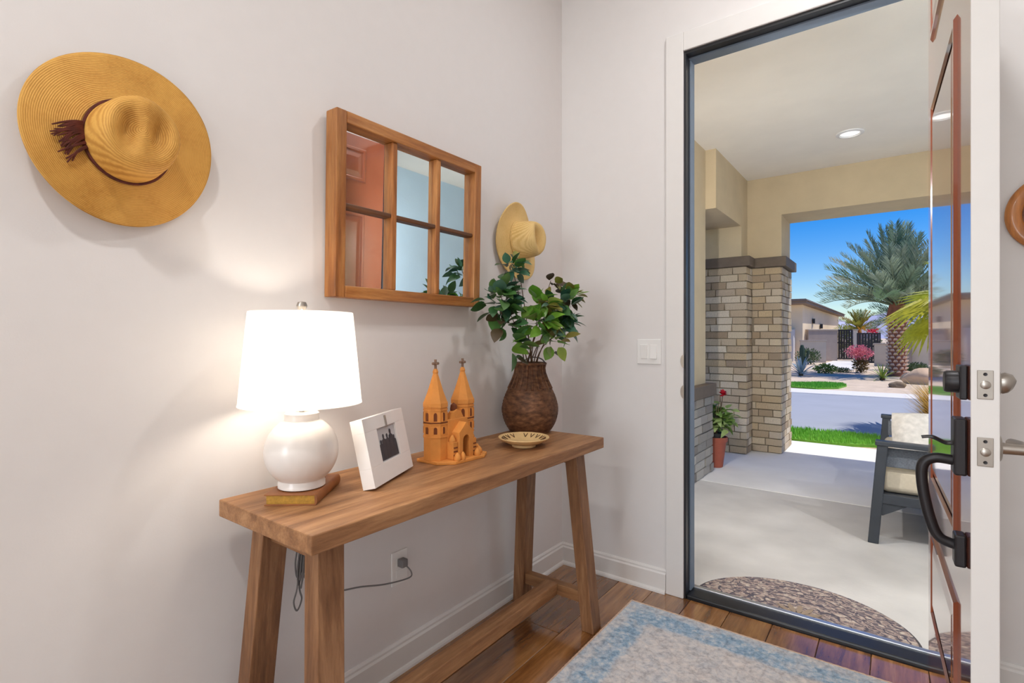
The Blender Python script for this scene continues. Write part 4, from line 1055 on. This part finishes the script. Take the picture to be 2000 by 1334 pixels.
# lamp cord, plug and outlet
ot = empty('wall_outlet', (XL, 1.222, 0.36)); tag(ot, 'white wall outlet behind the console table', 'outlet')
boxes('cover_plate', M_white_plastic, [((0, -0.036, -0.058), (0.005, 0.036, 0.058))], ot, 0.003)
for dz in (-0.02, 0.02): boxes('socket', M_white_plastic, [((0.005, -0.017, dz - 0.014), (0.007, 0.017, dz + 0.014))], ot, 0.002)
cd = empty('lamp_cord', (XL, 1.222, 0.36)); tag(cd, 'thin grey lamp cord plugged in under the console table', 'cord')
boxes('plug', M_cord, [((0.0075, -0.013, 0.006), (0.034, 0.013, 0.034))], cd, 0.004)
base = Vector((XL, 1.222, 0.36))
pts = [Vector(p) - base for p in [(-1.370, 1.224, 0.376), (-1.352, 1.236, 0.350), (-1.350, 1.222, 0.335), (-1.362, 1.13, 0.345), (-1.372, 1.04, 0.368), (-1.372, 0.955, 0.388), (-1.356, 0.87, 0.43), (-1.338, 0.82, 0.50), (-1.33, 0.805, 0.56)]]
mb = MB(); mb.tube(catmull(pts, 8), 0.0026, 6); mb.build('cable', M_cord, cd, smooth=60)
lo = MB()
for k in range(4):
    dx = 0.006 * k
    lo.tube([Vector(p) - base for p in catmull([(-1.33 + dx, 0.802 + 0.003 * k, 0.60), (-1.33 + dx, 0.792 + 0.003 * k, 0.54 - 0.015 * k), (-1.328 + dx, 0.797, 0.50 - 0.02 * (k % 2)), (-1.33 + dx, 0.810, 0.54), (-1.33 + dx, 0.805, 0.61)], 6)], 0.0024, 6)
lo.tube([Vector(p) - base for p in catmull([(-1.33, 0.803, 0.54), (-1.33, 0.797, 0.47), (-1.33, 0.787, 0.435), (-1.33, 0.797, 0.408), (-1.33, 0.811, 0.435), (-1.33, 0.804, 0.47), (-1.33, 0.805, 0.55)], 6)], 0.0024, 6)
lo.tube([Vector(p) - base for p in catmull([(-1.33, 0.805, 0.60), (-1.335, 0.805, 0.66), (-1.352, 0.80, 0.71), (-1.368, 0.79, 0.755), (-1.362, 0.77, 0.776), (-1.262, 0.738, 0.7915)], 8)], 0.0024, 6)
lo.build('bundle', M_cord, cd, smooth=60)

# picture frame, leaning back
nrm = Vector((0.912, 0.41, 0)).normalized(); e_ = Vector((-0.41, 0.912, 0)).normalized()
lean = math.asin(0.038 / 0.175)
upv = (Vector((0, 0, 1)) * math.cos(lean) - nrm * math.sin(lean)).normalized(); fn = e_.cross(upv)
if fn.dot(nrm) < 0: fn = -fn
FM = Matrix((( e_.x, upv.x, fn.x, 0), (e_.y, upv.y, fn.y, 0), (e_.z, upv.z, fn.z, 0), (0, 0, 0, 1)))
pf_ = empty('photo_frame'); pf_.matrix_world = Matrix.Translation((-1.089, 0.872, ZT + 0.0005 + 0.036 * math.sin(lean))) @ FM
tag(pf_, 'thick white photo frame with a small black-and-white picture', 'picture frame')
M_frame_white = plain('frame_white_paint', S(236, 232, 228), 0.5, noise=0.02)
FW, FH, FD = 0.245, 0.182, 0.036
ax0, ax1, ay0, ay1 = 0.068, 0.182, 0.052, 0.146
for a_, b_ in (((0, 0), (FW, ay0)), ((0, ay1), (FW, FH)), ((0, ay0), (ax0, ay1)), ((ax1, ay0), (FW, ay1))):
    boxes('frame_bar', M_frame_white, [((a_[0], a_[1], -FD), (b_[0], b_[1], 0))], pf_, 0.0008)
boxes('print', plain('print_paper', S(186, 186, 188), 0.4, noise=0.15, nscale=14), [((ax0, ay0, -0.012), (ax1, ay1, -0.006))], pf_)
fig = MB()
def person_shape(xc, h, w, z):
    p = [(xc - w, ay0 + 0.003), (xc + w, ay0 + 0.003), (xc + w * 0.95, ay0 + h * 0.55), (xc + w * 0.75, ay0 + h * 0.78), (xc + w * 0.25, ay0 + h * 0.82)]
    p += [(xc + w * 0.34 * math.cos(R(g)), ay0 + h * 0.91 + h * 0.09 * math.sin(R(g))) for g in range(-40, 221, 20)]
    p += [(xc - w * 0.25, ay0 + h * 0.82), (xc - w * 0.75, ay0 + h * 0.78), (xc - w * 0.95, ay0 + h * 0.55)]
    fig.prism(p, z, z + 0.0006)
for i, (xc, h, w) in enumerate(((0.088, 0.060, 0.014), (0.106, 0.074, 0.014), (0.128, 0.072, 0.015), (0.150, 0.082, 0.015), (0.168, 0.062, 0.012))):
    person_shape(xc, h, w, -0.0058 + 0.0002 * i)
fig.build('printed_figures', plain('print_ink', S(52, 52, 58), 0.5, noise=0.3, nscale=60), pf_)
boxes('clip', M_nickel, [((0.121, 0.143, 0.0), (0.129, 0.176, 0.003))], pf_, 0.001)

# terracotta church
M_terra = plain('orange_terracotta', S(214, 142, 66), 0.75, noise=0.14, nscale=22, bmp=0.3, bscale=140, bdist=0.002)
M_terra_dark = plain('dark_terracotta', S(112, 58, 26), 0.85, noise=0.2, nscale=40)
M_cross = plain('grey_clay', S(128, 104, 88), 0.8, noise=0.2, nscale=80)
ch = empty('clay_church', (-1.19, 1.265, ZT)); tag(ch, 'orange clay model church with two pointed towers', 'figurine')
poly = [(-0.062, -0.098), (0.030, -0.098), (0.072, -0.055), (0.080, 0.075), (0.055, 0.118), (-0.062, 0.118)]
MB().prism(poly, 0, 0.010).build('base', M_terra, ch, bevel=0.002)
def octa(r, ph=22.5): return [(r * math.cos(R(45 * k + ph)), r * math.sin(R(45 * k + ph))) for k in range(8)]
for ti, (tx, ty) in enumerate(((-0.012, -0.062), (-0.012, 0.068))):
    mb = MB(); mb.prism(octa(0.040), 0.010, 0.19)
    tower = mb.build('tower', M_terra, ch, bevel=0.001, loc=(tx, ty, 0))
    for z_ in (0.082, 0.123, 0.128, 0.168):
        MB().prism(octa(0.0422), z_, z_ + 0.0035).build('string_course', M_terra_dark if z_ in (0.128,) else M_terra, tower)
    MB().prism(octa(0.0425), 0.178, 0.192).build('cornice', M_terra, tower)
    mb = MB(); o8 = octa(0.0415); k1 = octa(0.028); k2 = octa(0.0085); k3 = octa(0.006)
    vs = [(x_, y_, 0.192) for x_, y_ in o8] + [(x_, y_, 0.225) for x_, y_ in k1] + [(x_, y_, 0.284) for x_, y_ in k2] + [(x_, y_, 0.290) for x_, y_ in octa(0.010)] + [(x_, y_, 0.300) for x_, y_ in k3]
    fs = [tuple(range(7, -1, -1)), tuple(range(32, 40))] + [(L * 8 + i, L * 8 + (i + 1) % 8, (L + 1) * 8 + (i + 1) % 8, (L + 1) * 8 + i) for L in range(4) for i in range(8)]
    mb.add(vs, fs); spire = mb.build('spire', M_terra, tower)
    cr = MB(); cr.tube([(0, 0, 0.297), (0, 0, 0.330)], 0.0045, 8); cr.tube([(0, -0.013, 0.317), (0, 0.013, 0.317)], 0.0045, 8); cr.tube([(-0.011, 0, 0.317), (0.011, 0, 0.317)], 0.004, 8)
    cr.build('cross', M_cross, spire, smooth=50)
    for k in range(8):                     # arched openings on every side, two storeys
        a = R(45 * k); 
        for z_, hh in ((0.094, 0.022), (0.135, 0.027)):
            M2 = Matrix.Rotation(a, 4, 'Z') @ Matrix.Translation((0.0366, 0, z_)) @ Matrix(((0, 0, 1, 0), (1, 0, 0, 0), (0, 1, 0, 0), (0, 0, 0, 1)))
            pl_ = [(-0.0055, 0), (0.0055, 0), (0.0055, hh * .7)] + [(0.0055 * math.cos(R(g)), hh * .7 + hh * .3 * math.sin(R(g))) for g in (30, 60, 90, 120, 150)] + [(-0.0055, hh * .7)]
            MB().prism(pl_, 0.0, 0.0009, M=M2).build('window', M_terra_dark, tower)
            pl2 = [(-0.0085, -0.002), (-0.0058, -0.002), (-0.0058, hh), (-0.0085, hh)]
            MB().prism(pl2, 0.0, 0.003, M=M2).build('window_jamb', M_terra, tower)
boxes('nave', M_terra, [((-0.055, -0.045, 0.010), (0.026, 0.055, 0.135))], ch, 0.001)
mb = MB(); mb.prism([(-0.030, 0), (0.030, 0), (0.018, 0.020), (0, 0.030), (-0.018, 0.020)], -0.012, 0.012, M=Matrix.Translation((0.012, 0.004, 0.135)) @ Matrix(((0, 0, 1, 0), (1, 0, 0, 0), (0, 1, 0, 0), (0, 0, 0, 1))))
mb.build('gable', M_terra, ch)
MB().lathe([(0.010, 0.150), (0.012, 0.165), (0.010, 0.178), (0.0, 0.186)], 12, M=Matrix.Translation((0.006, 0.004, 0))).build('bell', M_terra_dark, ch, smooth=40)
# portal block with arch
def yz(M0): return M0 @ Matrix(((0, 0, 1, 0), (1, 0, 0, 0), (0, 1, 0, 0), (0, 0, 0, 1)))
MB().prism([(-0.034, 0), (-0.016, 0), (-0.016, 0.056)] + [(0.016 * math.cos(R(g)), 0.056 + 0.018 * math.sin(R(g))) for g in (160, 140, 120, 100, 80, 60, 40, 20)] + [(0.016, 0.056), (0.016, 0), (0.034, 0), (0.034, 0.084), (0, 0.116), (-0.034, 0.084)], 0.0, 0.034, M=yz(Matrix.Translation((0.024, 0.010, 0.010)))).build('portal', M_terra, ch, bevel=0.0008)
MB().prism([(-0.0159, 0), (0.0159, 0), (0.0159, 0.058), (0.0, 0.0735), (-0.0159, 0.058)], 0, 0.003, M=yz(Matrix.Translation((0.0265, 0.010, 0.0102)))).build('doorway', plain('clay_shadow_brown', S(52, 26, 14), 0.9), ch)
for sy in (-1, 1):
    mb = MB(); mb.box((0.024, 0.010 + sy * 0.046 - 0.011, 0.010), (0.052, 0.010 + sy * 0.046 + 0.011, 0.066)); bt_ = mb.build('buttress', M_terra, ch, bevel=0.002)
    for z_ in (0.022, 0.034, 0.046): boxes('groove', M_terra_dark, [((0.0515, 0.010 + sy * 0.046 - 0.0085, z_), (0.0532, 0.010 + sy * 0.046 + 0.0085, z_ + 0.004))], bt_)
    MB().lathe([(0.011, 0.066), (0.012, 0.070), (0.004, 0.086), (0, 0.088)], 10, M=Matrix.Translation((0.038, 0.010 + sy * 0.046, 0))).build('pinnacle', M_terra, bt_, smooth=40)
for k, (gx, gy, gr) in enumerate(((0.064, -0.040, 0.010), (0.068, -0.018, 0.008), (0.066, 0.055, 0.010), (0.045, 0.085, 0.012), (0.02, 0.108, 0.009))):
    MB().lathe([(gr, 0.010), (gr * 1.15, 0.016), (gr * 0.9, 0.026), (gr * 0.3, 0.034), (0, 0.035)], 10, M=Matrix.Translation((gx, gy, 0))).build('clay_bush', M_terra, ch, smooth=50)

# wicker vase
def wicker():
    m, nt, b = new_mat('dark_wicker')
    n = nd(nt, 'ShaderNodeTexNoise', Scale=40.0, Detail=4.0); nt.links.new(coords(nt, (1, 1, 2)), n.inputs['Vector'])
    n3 = nd(nt, 'ShaderNodeTexNoise', Scale=6.0, Detail=2.0); nt.links.new(coords(nt), n3.inputs['Vector'])
    c = ramp(nt, n.outputs[0], [(0.3, S(72, 44, 26)), (0.55, S(116, 78, 50)), (0.75, S(146, 104, 70))])
    c = mixc(nt, 0.5, c, ramp(nt, n3.outputs[0], [(0.35, (0.7, 0.62, 0.58)), (0.65, (1.1, 1.05, 1))]), 'MULTIPLY')
    nt.links.new(c, b.inputs['Base Color']); b.inputs['Roughness'].default_value = 0.65
    return m
M_wicker = wicker()
VX, VY = -1.262, 1.828
vz = empty('wicker_vase', (VX, VY, ZT)); tag(vz, 'dark brown woven wicker vase holding leafy branches', 'vase')
key = [(0.076, 0.0), (0.088, 0.010), (0.108, 0.045), (0.118, 0.085), (0.118, 0.11), (0.108, 0.15), (0.090, 0.19), (0.073, 0.225), (0.062, 0.255), (0.059, 0.275), (0.064, 0.290)]
kc = catmull([(r_, z_, 0) for r_, z_ in key], 6); prof = [(p.x, p.y) for p in kc]; prof[0] = (0.076, 0.0)
def weave(r_, z_, a_, i_, k_):
    if 2 < i_ < 44: return r_ + 0.0022 * (1 if (i_ + k_ // 2) % 2 else -1)
    return r_ + (0.003 * (1 if (k_ // 2) % 2 else -1) if i_ >= 44 else 0)
MB().lathe(prof, 96, rfun=weave, close=False).build('body', M_wicker, vz, smooth=75)
MB().lathe([(0.0, 0.003), (0.076, 0.003)], 32, close=False).build('bottom', M_wicker, vz)
for k in range(22):
    a = 2 * math.pi * k / 22; pr = [(0.0935, 0.185), (0.076, 0.222), (0.065, 0.252), (0.0625, 0.272), (0.066, 0.288)]
    mb = MB(); mb.tube([(r_ * math.cos(a), r_ * math.sin(a), z_) for r_, z_ in pr], 0.0042, 6); mb.build('neck_rib', M_wicker, vz, smooth=60)
for (rr_, zz_, tr_) in ((0.066, 0.291, 0.006), (0.079, 0.006, 0.006)):
    mb = MB(); mb.tube([(rr_ * math.cos(R(g)), rr_ * math.sin(R(g)), zz_) for g in range(0, 361, 10)], tr_, 8, caps=False); mb.build('rim' if zz_ > 0.1 else 'foot_ring', M_wicker, vz, smooth=60)
mb = MB(); mb.tube([(0.045 * math.cos(R(g)) * 0.6 + 0.02, 0.045 * math.cos(R(g)), 0.288 + 0.03 * math.sin(R(g))) for g in range(0, 181, 15)], 0.003, 6); mb.build('loop_handle', M_cord, vz, smooth=60)

# leafy branches in the vase
pl = empty('leafy_branches', (VX, VY, ZT + 0.20)); tag(pl, 'leafy green branches standing in the wicker vase', 'branches')
G_dark = by_object('leaf_dark_green', [S(58, 104, 56), S(84, 132, 64), S(48, 88, 58), S(104, 146, 74)], 0.4, trans=0.12)
G_blue = by_object('leaf_blue_green', [S(46, 96, 76), S(70, 118, 90), S(40, 80, 66), S(110, 148, 124)], 0.4, trans=0.12)
G_bright = by_object('leaf_bright_green', [S(106, 168, 52), S(140, 186, 70), S(80, 150, 44), S(176, 192, 98)], 0.4, trans=0.25)
G_olive = by_object('leaf_olive', [S(112, 116, 44), S(150, 148, 62), S(92, 84, 46), S(176, 168, 80)], 0.4, trans=0.2)
G_brown = by_object('leaf_brown', [S(70, 60, 44), S(92, 76, 50), S(54, 58, 44)], 0.5, trans=0.1)
LM = {}
for key_, mm in (('d', G_dark), ('b', G_blue), ('g', G_bright), ('o', G_olive), ('n', G_brown)):
    LM[key_] = [leaf_mesh('leaf', mm, 0.060, 0.046, bd, 0.22, 0.85, 6) for bd in (0.05, 0.3, 0.55)]
root = Vector((VX, VY, ZT + 0.20))
rl = random.Random(3)
# clusters: centre (world), radii, number of leaves, kind mix, leaf scale
CL = [((-1.235, 1.660, 1.430), (0.035, 0.055, 0.040), 16, 'bbbd', 0.85),
      ((-1.250, 1.715, 1.480), (0.025, 0.050, 0.020), 6, 'dob', 0.7),
      ((-1.215, 1.560, 1.300), (0.060, 0.070, 0.065), 62, 'dddb', 1.0),
      ((-1.205, 1.580, 1.215), (0.045, 0.055, 0.035), 20, 'ddn', 0.95),
      ((-1.165, 1.575, 1.130), (0.045, 0.045, 0.045), 14, 'gdd', 1.0),
      ((-1.150, 1.740, 1.290), (0.055, 0.060, 0.040), 32, 'gggo', 1.0),
      ((-1.120, 1.700, 1.215), (0.050, 0.060, 0.045), 30, 'gggd', 1.0),
      ((-1.135, 1.860, 1.290), (0.055, 0.065, 0.050), 42, 'bbd', 1.0),
      ((-1.130, 1.880, 1.215), (0.045, 0.055, 0.040), 24, 'bbd', 1.0),
      ((-1.140, 1.960, 1.335), (0.050, 0.045, 0.035), 20, 'oogn', 0.85),
      ((-1.190, 1.880, 1.385), (0.030, 0.040, 0.030), 9, 'on', 0.75),
      ((-1.110, 1.785, 1.145), (0.045, 0.050, 0.035), 16, 'ggo', 1.0)]
tw_ = []
for i, (c, rad, n, kinds, sc) in enumerate(CL):
    c = Vector(c) - root; a0 = Vector((0.022 * math.cos(i * 1.7), 0.022 * math.sin(i * 1.7), 0.0))
    mid = Vector((c.x * 0.45, c.y * 0.35, 0.10 + c.z * 0.4)); mb = MB()
    path = bezier(a0, a0 + Vector((0, 0, 0.12)), mid, c + Vector((0, 0, 0.02)), 12); mb.tube(path, [0.0028 - 0.0014 * k / 12 for k in range(13)], 6)
    sm_ = mb.build('stem', M_stem, pl, smooth=60)
    for k in range(n):
        d = Vector((rl.gauss(0, 1), rl.gauss(0, 1), rl.gauss(0, 1))).normalized() * rl.uniform(0.35, 1.0)
        p = c + Vector((d.x * rad[0], d.y * rad[1], d.z * rad[2]))
        wx = p.x + root.x
        if wx < XL + 0.05: p.x = XL + 0.05 - root.x
        wy = p.y + root.y
        out = (d + Vector((0.35, -0.1, 0.25))).normalized()
        q = out.to_track_quat('X', 'Z')
        o = place('leaf', rl.choice(LM[rl.choice(kinds)]), pl, p)
        o.rotation_mode = 'QUATERNION'
        from mathutils import Quaternion
        o.rotation_quaternion = q @ Quaternion((1, 0, 0), rl.uniform(-0.9, 0.9)) @ Quaternion((0, 1, 0), rl.uniform(-0.3, 0.6))
        s_ = sc * rl.uniform(0.75, 1.2); o.scale = (s_, s_, s_)
for (wp, kd, s_) in (((-1.19, 1.905, 1.095), 'n', 1.0), ((-1.20, 1.64, 1.085), 'd', 1.1), ((-1.16, 1.60, 1.08), 'n', 0.9)):
    o = place('leaf', LM[kd][0], pl, Vector(wp) - root, (0.6, 0.4, 1.2)); o.scale = (s_, s_, s_)

# small bowl
M_bowl = plain('pale_wood_bowl', S(216, 182, 128), 0.6, noise=0.1, nscale=30)
M_bowl_ink = plain('bowl_pattern', S(92, 62, 34), 0.7)
bw = empty('small_bowl', (-1.108, 1.565, ZT)); tag(bw, 'shallow pale bowl with dark pattern beside the vase', 'bowl')
MB().lathe([(0.040, 0.0), (0.044, 0.002), (0.044, 0.010), (0.060, 0.014), (0.085, 0.026), (0.094, 0.034), (0.093, 0.037), (0.088, 0.036), (0.078, 0.030), (0.058, 0.021), (0.0, 0.018)], 48).build('body', M_bowl, bw, smooth=50)
for k in range(18):                       # painted zigzag band inside the rim
    a = 2 * math.pi * k / 18
    if k in (7, 16): continue
    for sgn in (-1, 1):
        mb = MB(); r0, r1 = 0.062, 0.082; da = R(5) * sgn
        z0_, z1_ = 0.0235, 0.0332
        mb.tube([(r0 * math.cos(a), r0 * math.sin(a), z0_), (r1 * math.cos(a + da), r1 * math.sin(a + da), z1_)], 0.0016, 5); mb.build('pattern_stroke', M_bowl_ink, bw)

# window-sash mirror
FX = -1.342; MY0, MY1, MZ0, MZ1 = 0.925, 1.590, 1.284, 1.846
mr = empty('sash_mirror', (XL, (MY0 + MY1) / 2, MZ0), rot=(0, R(1.1), 0)); tag(mr, 'six-pane mirror in an old wooden window sash', 'mirror')
ox, oy, oz = XL, (MY0 + MY1) / 2, MZ0
def mbx(name, mat, y0, y1, z0, z1, x0, x1, bev=0.003):
    # each piece keeps its own origin so the grain differs
    cy, cz = (y0 + y1) / 2, (z0 + z1) / 2
    return place(name, MB().box((x0 - XL, y0 - cy, z0 - cz), (x1 - XL, y1 - cy, z1 - cz)).mesh(name, mat), mr, (0, cy - oy, cz - oz), bevel=bev)
fw = 0.036
mbx('stile', M_frame_z, MY0, MY0 + fw, MZ0, MZ1, XL + 0.003, FX)
mbx('stile', M_frame_z, MY1 - fw, MY1, MZ0, MZ1, XL + 0.003, FX)
mbx('rail', M_frame_y, MY0 + fw, MY1 - fw, MZ1 - fw, MZ1, XL + 0.003, FX)
mbx('rail', M_frame_y, MY0 + fw, MY1 - fw, MZ0, MZ0 + fw, XL + 0.003, FX)
iy0, iy1, iz0, iz1 = MY0 + fw, MY1 - fw, MZ0 + fw, MZ1 - fw
mw = 0.022; mh = 0.015; zs = (iz0 + iz1) / 2; cw = (iy1 - iy0 - 2 * mw) / 3
ys = [iy0 + cw + mw / 2, iy0 + 2 * cw + 1.5 * mw]
for y_ in ys: mbx('muntin', M_frame_z, y_ - mw / 2, y_ + mw / 2, iz0, iz1, XL + 0.012, FX - 0.008, 0.004)
cols = [(iy0, ys[0] - mw / 2), (ys[0] + mw / 2, ys[1] - mw / 2), (ys[1] + mw / 2, iy1)]
M_munt = wood('dark_muntin', [S(62, 36, 20), S(104, 64, 34), S(136, 90, 52)], 'Y', 0.9, 0.5, 0.0, 0.3)
for (a_, b_) in cols:
    mbx('muntin', M_munt, a_, b_, zs - mh / 2, zs + mh / 2, XL + 0.012, FX - 0.010, 0.004)
    for (c_, d_) in ((iz0, zs - mh / 2), (zs + mh / 2, iz1)):
        mbx('pane', M_mirror, a_ - 0.003, b_ + 0.003, c_ - 0.003, d_ + 0.003, FX - 0.033, FX - 0.030, 0)

# hats on the wall
HM = Matrix(((0, 0, 1, 0), (1, 0, 0, 0), (0, 1, 0, 0), (0, 0, 0, 1)))      # local x -> Y, y -> Z, z -> X
def hat(name, loc, mat, label, brim=(0.185, 0.19), crown=(0.082, 0.092), ch_=0.105, coff=(0, 0), roll=0.0, wave=0.012, wph=0.6, tilt=0.0, dent='ridge', part_mat=None):
    r = empty(name); r.matrix_world = Matrix.Translation(loc) @ HM @ Matrix.Rotation(roll, 4, 'Z') @ Matrix.Rotation(tilt, 4, 'Y'); tag(r, label, 'hat', 'straw hats on the wall')
    N = 96
    mb = MB(); vs = []; fs = []; nr = 16
    for i in range(nr + 1):
        t = i / nr
        for k in range(N):
            a = 2 * math.pi * k / N; ca, sa = math.cos(a), math.sin(a)
            ri = (crown[0] * ca, crown[1] * sa); ro = (brim[0] * ca, brim[1] * sa)
            x_ = coff[0] * (1 - t) + ri[0] + (ro[0] - ri[0]) * t; y_ = coff[1] * (1 - t) + ri[1] + (ro[1] - ri[1]) * t
            z_ = 0.012 + wave * t * t * math.cos(2 * (a - wph)) + 0.006 * (1 - t) ** 4 + wave
            vs.append((x_, y_, z_))
    for i in range(nr):
        for k in range(N):
            k2 = (k + 1) % N; fs.append((i * N + k, (i + 1) * N + k, (i + 1) * N + k2, i * N + k2))
    mb.add(vs, fs); br = mb.build('brim', mat, r, smooth=80, solid=0.0035)
    zb = 0.012 + wave + 0.006
    mb = MB(); vs = []; fs = []
    prof = [(1.0, 0.0), (0.985, 0.12), (0.965, 0.3), (0.945, 0.5), (0.92, 0.68), (0.88, 0.82), (0.81, 0.92), (0.72, 0.975), (0.60, 1.0), (0.48, 1.0), (0.36, 1.0), (0.24, 1.0), (0.12, 1.0), (0.02, 1.0)]
    for j, (s_, hz) in enumerate(prof):
        for k in range(N):
            a = 2 * math.pi * k / N; x_ = s_ * crown[0] * math.cos(a); y_ = s_ * crown[1] * math.sin(a); z_ = hz * ch_
            u, v = x_ / crown[0], y_ / crown[1]
            top = max(0.0, (hz - 0.45) / 0.55)
            if dent == 'ridge':          # teardrop crown: ridge down the middle, a dent either side
                dd = math.exp(-((u - 0.36) / 0.24) ** 2 - ((v - 0.1) / 0.55) ** 2) + math.exp(-((u + 0.34) / 0.24) ** 2 - ((v - 0.0) / 0.5) ** 2)
                z_ -= 0.030 * dd * top; z_ -= 0.010 * top * max(0, -v)
            else:                        # centre crease with pinched front
                dd = math.exp(-(u / 0.30) ** 2 - ((v + 0.05) / 0.75) ** 2); z_ -= 0.032 * dd * top
                x_ *= 1 - 0.22 * top * max(0, -v)
            vs.append((coff[0] + x_, coff[1] + y_, zb + z_))
    m_ = len(prof)
    for j in range(m_ - 1):
        for k in range(N):
            k2 = (k + 1) % N; fs.append((j * N + k, j * N + k2, (j + 1) * N + k2, (j + 1) * N + k))
    fs.append(tuple((m_ - 1) * N + k for k in range(N)))
    mb.add(vs, fs); mb.build('crown', mat, r, smooth=80)
    mb = MB(); mb.tube([(coff[0] + crown[0] * 1.015 * math.cos(R(g)), coff[1] + crown[1] * 1.015 * math.sin(R(g)), zb + 0.005) for g in range(0, 361, 6)], 0.0035, 6, caps=False)
    bd = mb.build('band', part_mat or M_tassel, r, smooth=60)
    return r, zb
h1, zb1 = hat('straw_hat', (XL + 0.004, 0.412, 1.594), M_straw1, 'large golden straw hat with a dark tassel, left of the mirror', brim=(0.176, 0.186), crown=(0.080, 0.088), coff=(0.004, -0.004), ch_=0.108, roll=R(-6), wave=0.014, wph=R(40))
mb = MB(); rt = random.Random(9)
for k in range(26):                       # tassel hanging from the band to the left
    a = R(208 + rt.uniform(-22, 12)); p0 = Vector((0.004 + 0.084 * math.cos(a), -0.004 + 0.092 * math.sin(a) + 0.02, zb1 + 0.008))
    p1 = p0 + Vector((-0.016 + rt.uniform(-.008, .004), -0.012 + rt.uniform(-.008, .008), 0.006)); p2 = p1 + Vector((-0.014 + rt.uniform(-.016, .012), -0.022 + rt.uniform(-.014, .014), -0.008))
    mb.tube(bezier(p0, p0 * .4 + p1 * .6, p1, p2, 6), [0.0028, 0.0028, 0.0026, 0.0024, 0.0022, 0.002, 0.0014], 5)
mb.build('tassel', M_tassel, h1, smooth=60)
h2, zb2 = hat('straw_hat', (XL + 0.004, 1.885, 1.590), M_straw2, 'small pale straw hat above the leafy branches', brim=(0.140, 0.172), crown=(0.072, 0.084), coff=(0.006, 0.004), ch_=0.110, roll=R(14), wave=0.018, wph=R(95), dent='crease', part_mat=M_straw2)

# switch plate
sw = empty('light_switch', (-0.928, YF, 1.096)); tag(sw, 'white double light switch plate beside the doorway', 'light switch')
boxes('cover_plate', M_white_plastic, [((-0.058, -0.006, -0.058), (0.058, 0.0, 0.058))], sw, 0.003)
for dx, tl in ((-0.023, 0.05), (0.023, -0.09)):
    o = boxes('rocker', M_white_plastic, [((-0.0165, -0.004, -0.033), (0.0165, 0.003, 0.033))], sw, 0.0015); o.location = (dx, -0.0065, 0); o.rotation_euler = (tl, 0, 0)

# wooden ring decor at the right
rg = empty('round_wooden_frame', (0.405, YF - 0.002, 1.553)); tag(rg, 'round wooden wall frame cut off at the right edge', 'wall decor')
mb = MB(); ringp = [(0.128 - 0.021 + 0.021 * math.cos(R(g)), 0.010 + 0.012 * math.sin(R(g))) for g in range(0, 361, 20)]
mb.lathe(ringp, 64, close=False, M=Matrix.Rotation(R(90), 4, 'X')); mb.build('ring', M_ring, rg, smooth=60)
mb = MB(); mb.lathe([(0.0, 0.006), (0.092, 0.006), (0.092, 0.002)], 48, close=False, M=Matrix.Rotation(R(90), 4, 'X')); mb.build('centre_disc', wood('disc_wood', [S(70, 36, 18), S(116, 66, 34), S(150, 92, 52)], 'X', 0.8), rg)

# rug
RUG_HX, RUG_HY = 0.50, 0.90
M_rug = rug_material()
ru = empty('area_rug', (-0.94 + RUG_HX, 2.150 - RUG_HY, 0.0)); tag(ru, 'faded blue and beige patterned rug on the wood floor', 'rug')
MB().box((-RUG_HX + 0.004, -RUG_HY + 0.004, 0.0005), (RUG_HX - 0.004, RUG_HY - 0.004, 0.007)).build('pile', M_rug, ru)
M_bind = plain('rug_binding', S(206, 176, 152), 0.9, noise=0.2, nscale=120)
mb = MB()
for (a_, b_) in (((-RUG_HX, -RUG_HY), (RUG_HX, -RUG_HY)), ((RUG_HX, -RUG_HY), (RUG_HX, RUG_HY)), ((RUG_HX, RUG_HY), (-RUG_HX, RUG_HY)), ((-RUG_HX, RUG_HY), (-RUG_HX, -RUG_HY))):
    L = math.hypot(b_[0] - a_[0], b_[1] - a_[1]); n = int(L / 0.012); d = ((b_[0] - a_[0]) / n, (b_[1] - a_[1]) / n)
    mb.tube([(a_[0] + d[0] * k, a_[1] + d[1] * k, 0.0048) for k in range(n + 1)], [0.0048 if k % 2 else 0.0038 for k in range(n + 1)], 6)
mb.build('stitched_binding', M_bind, ru, smooth=70)
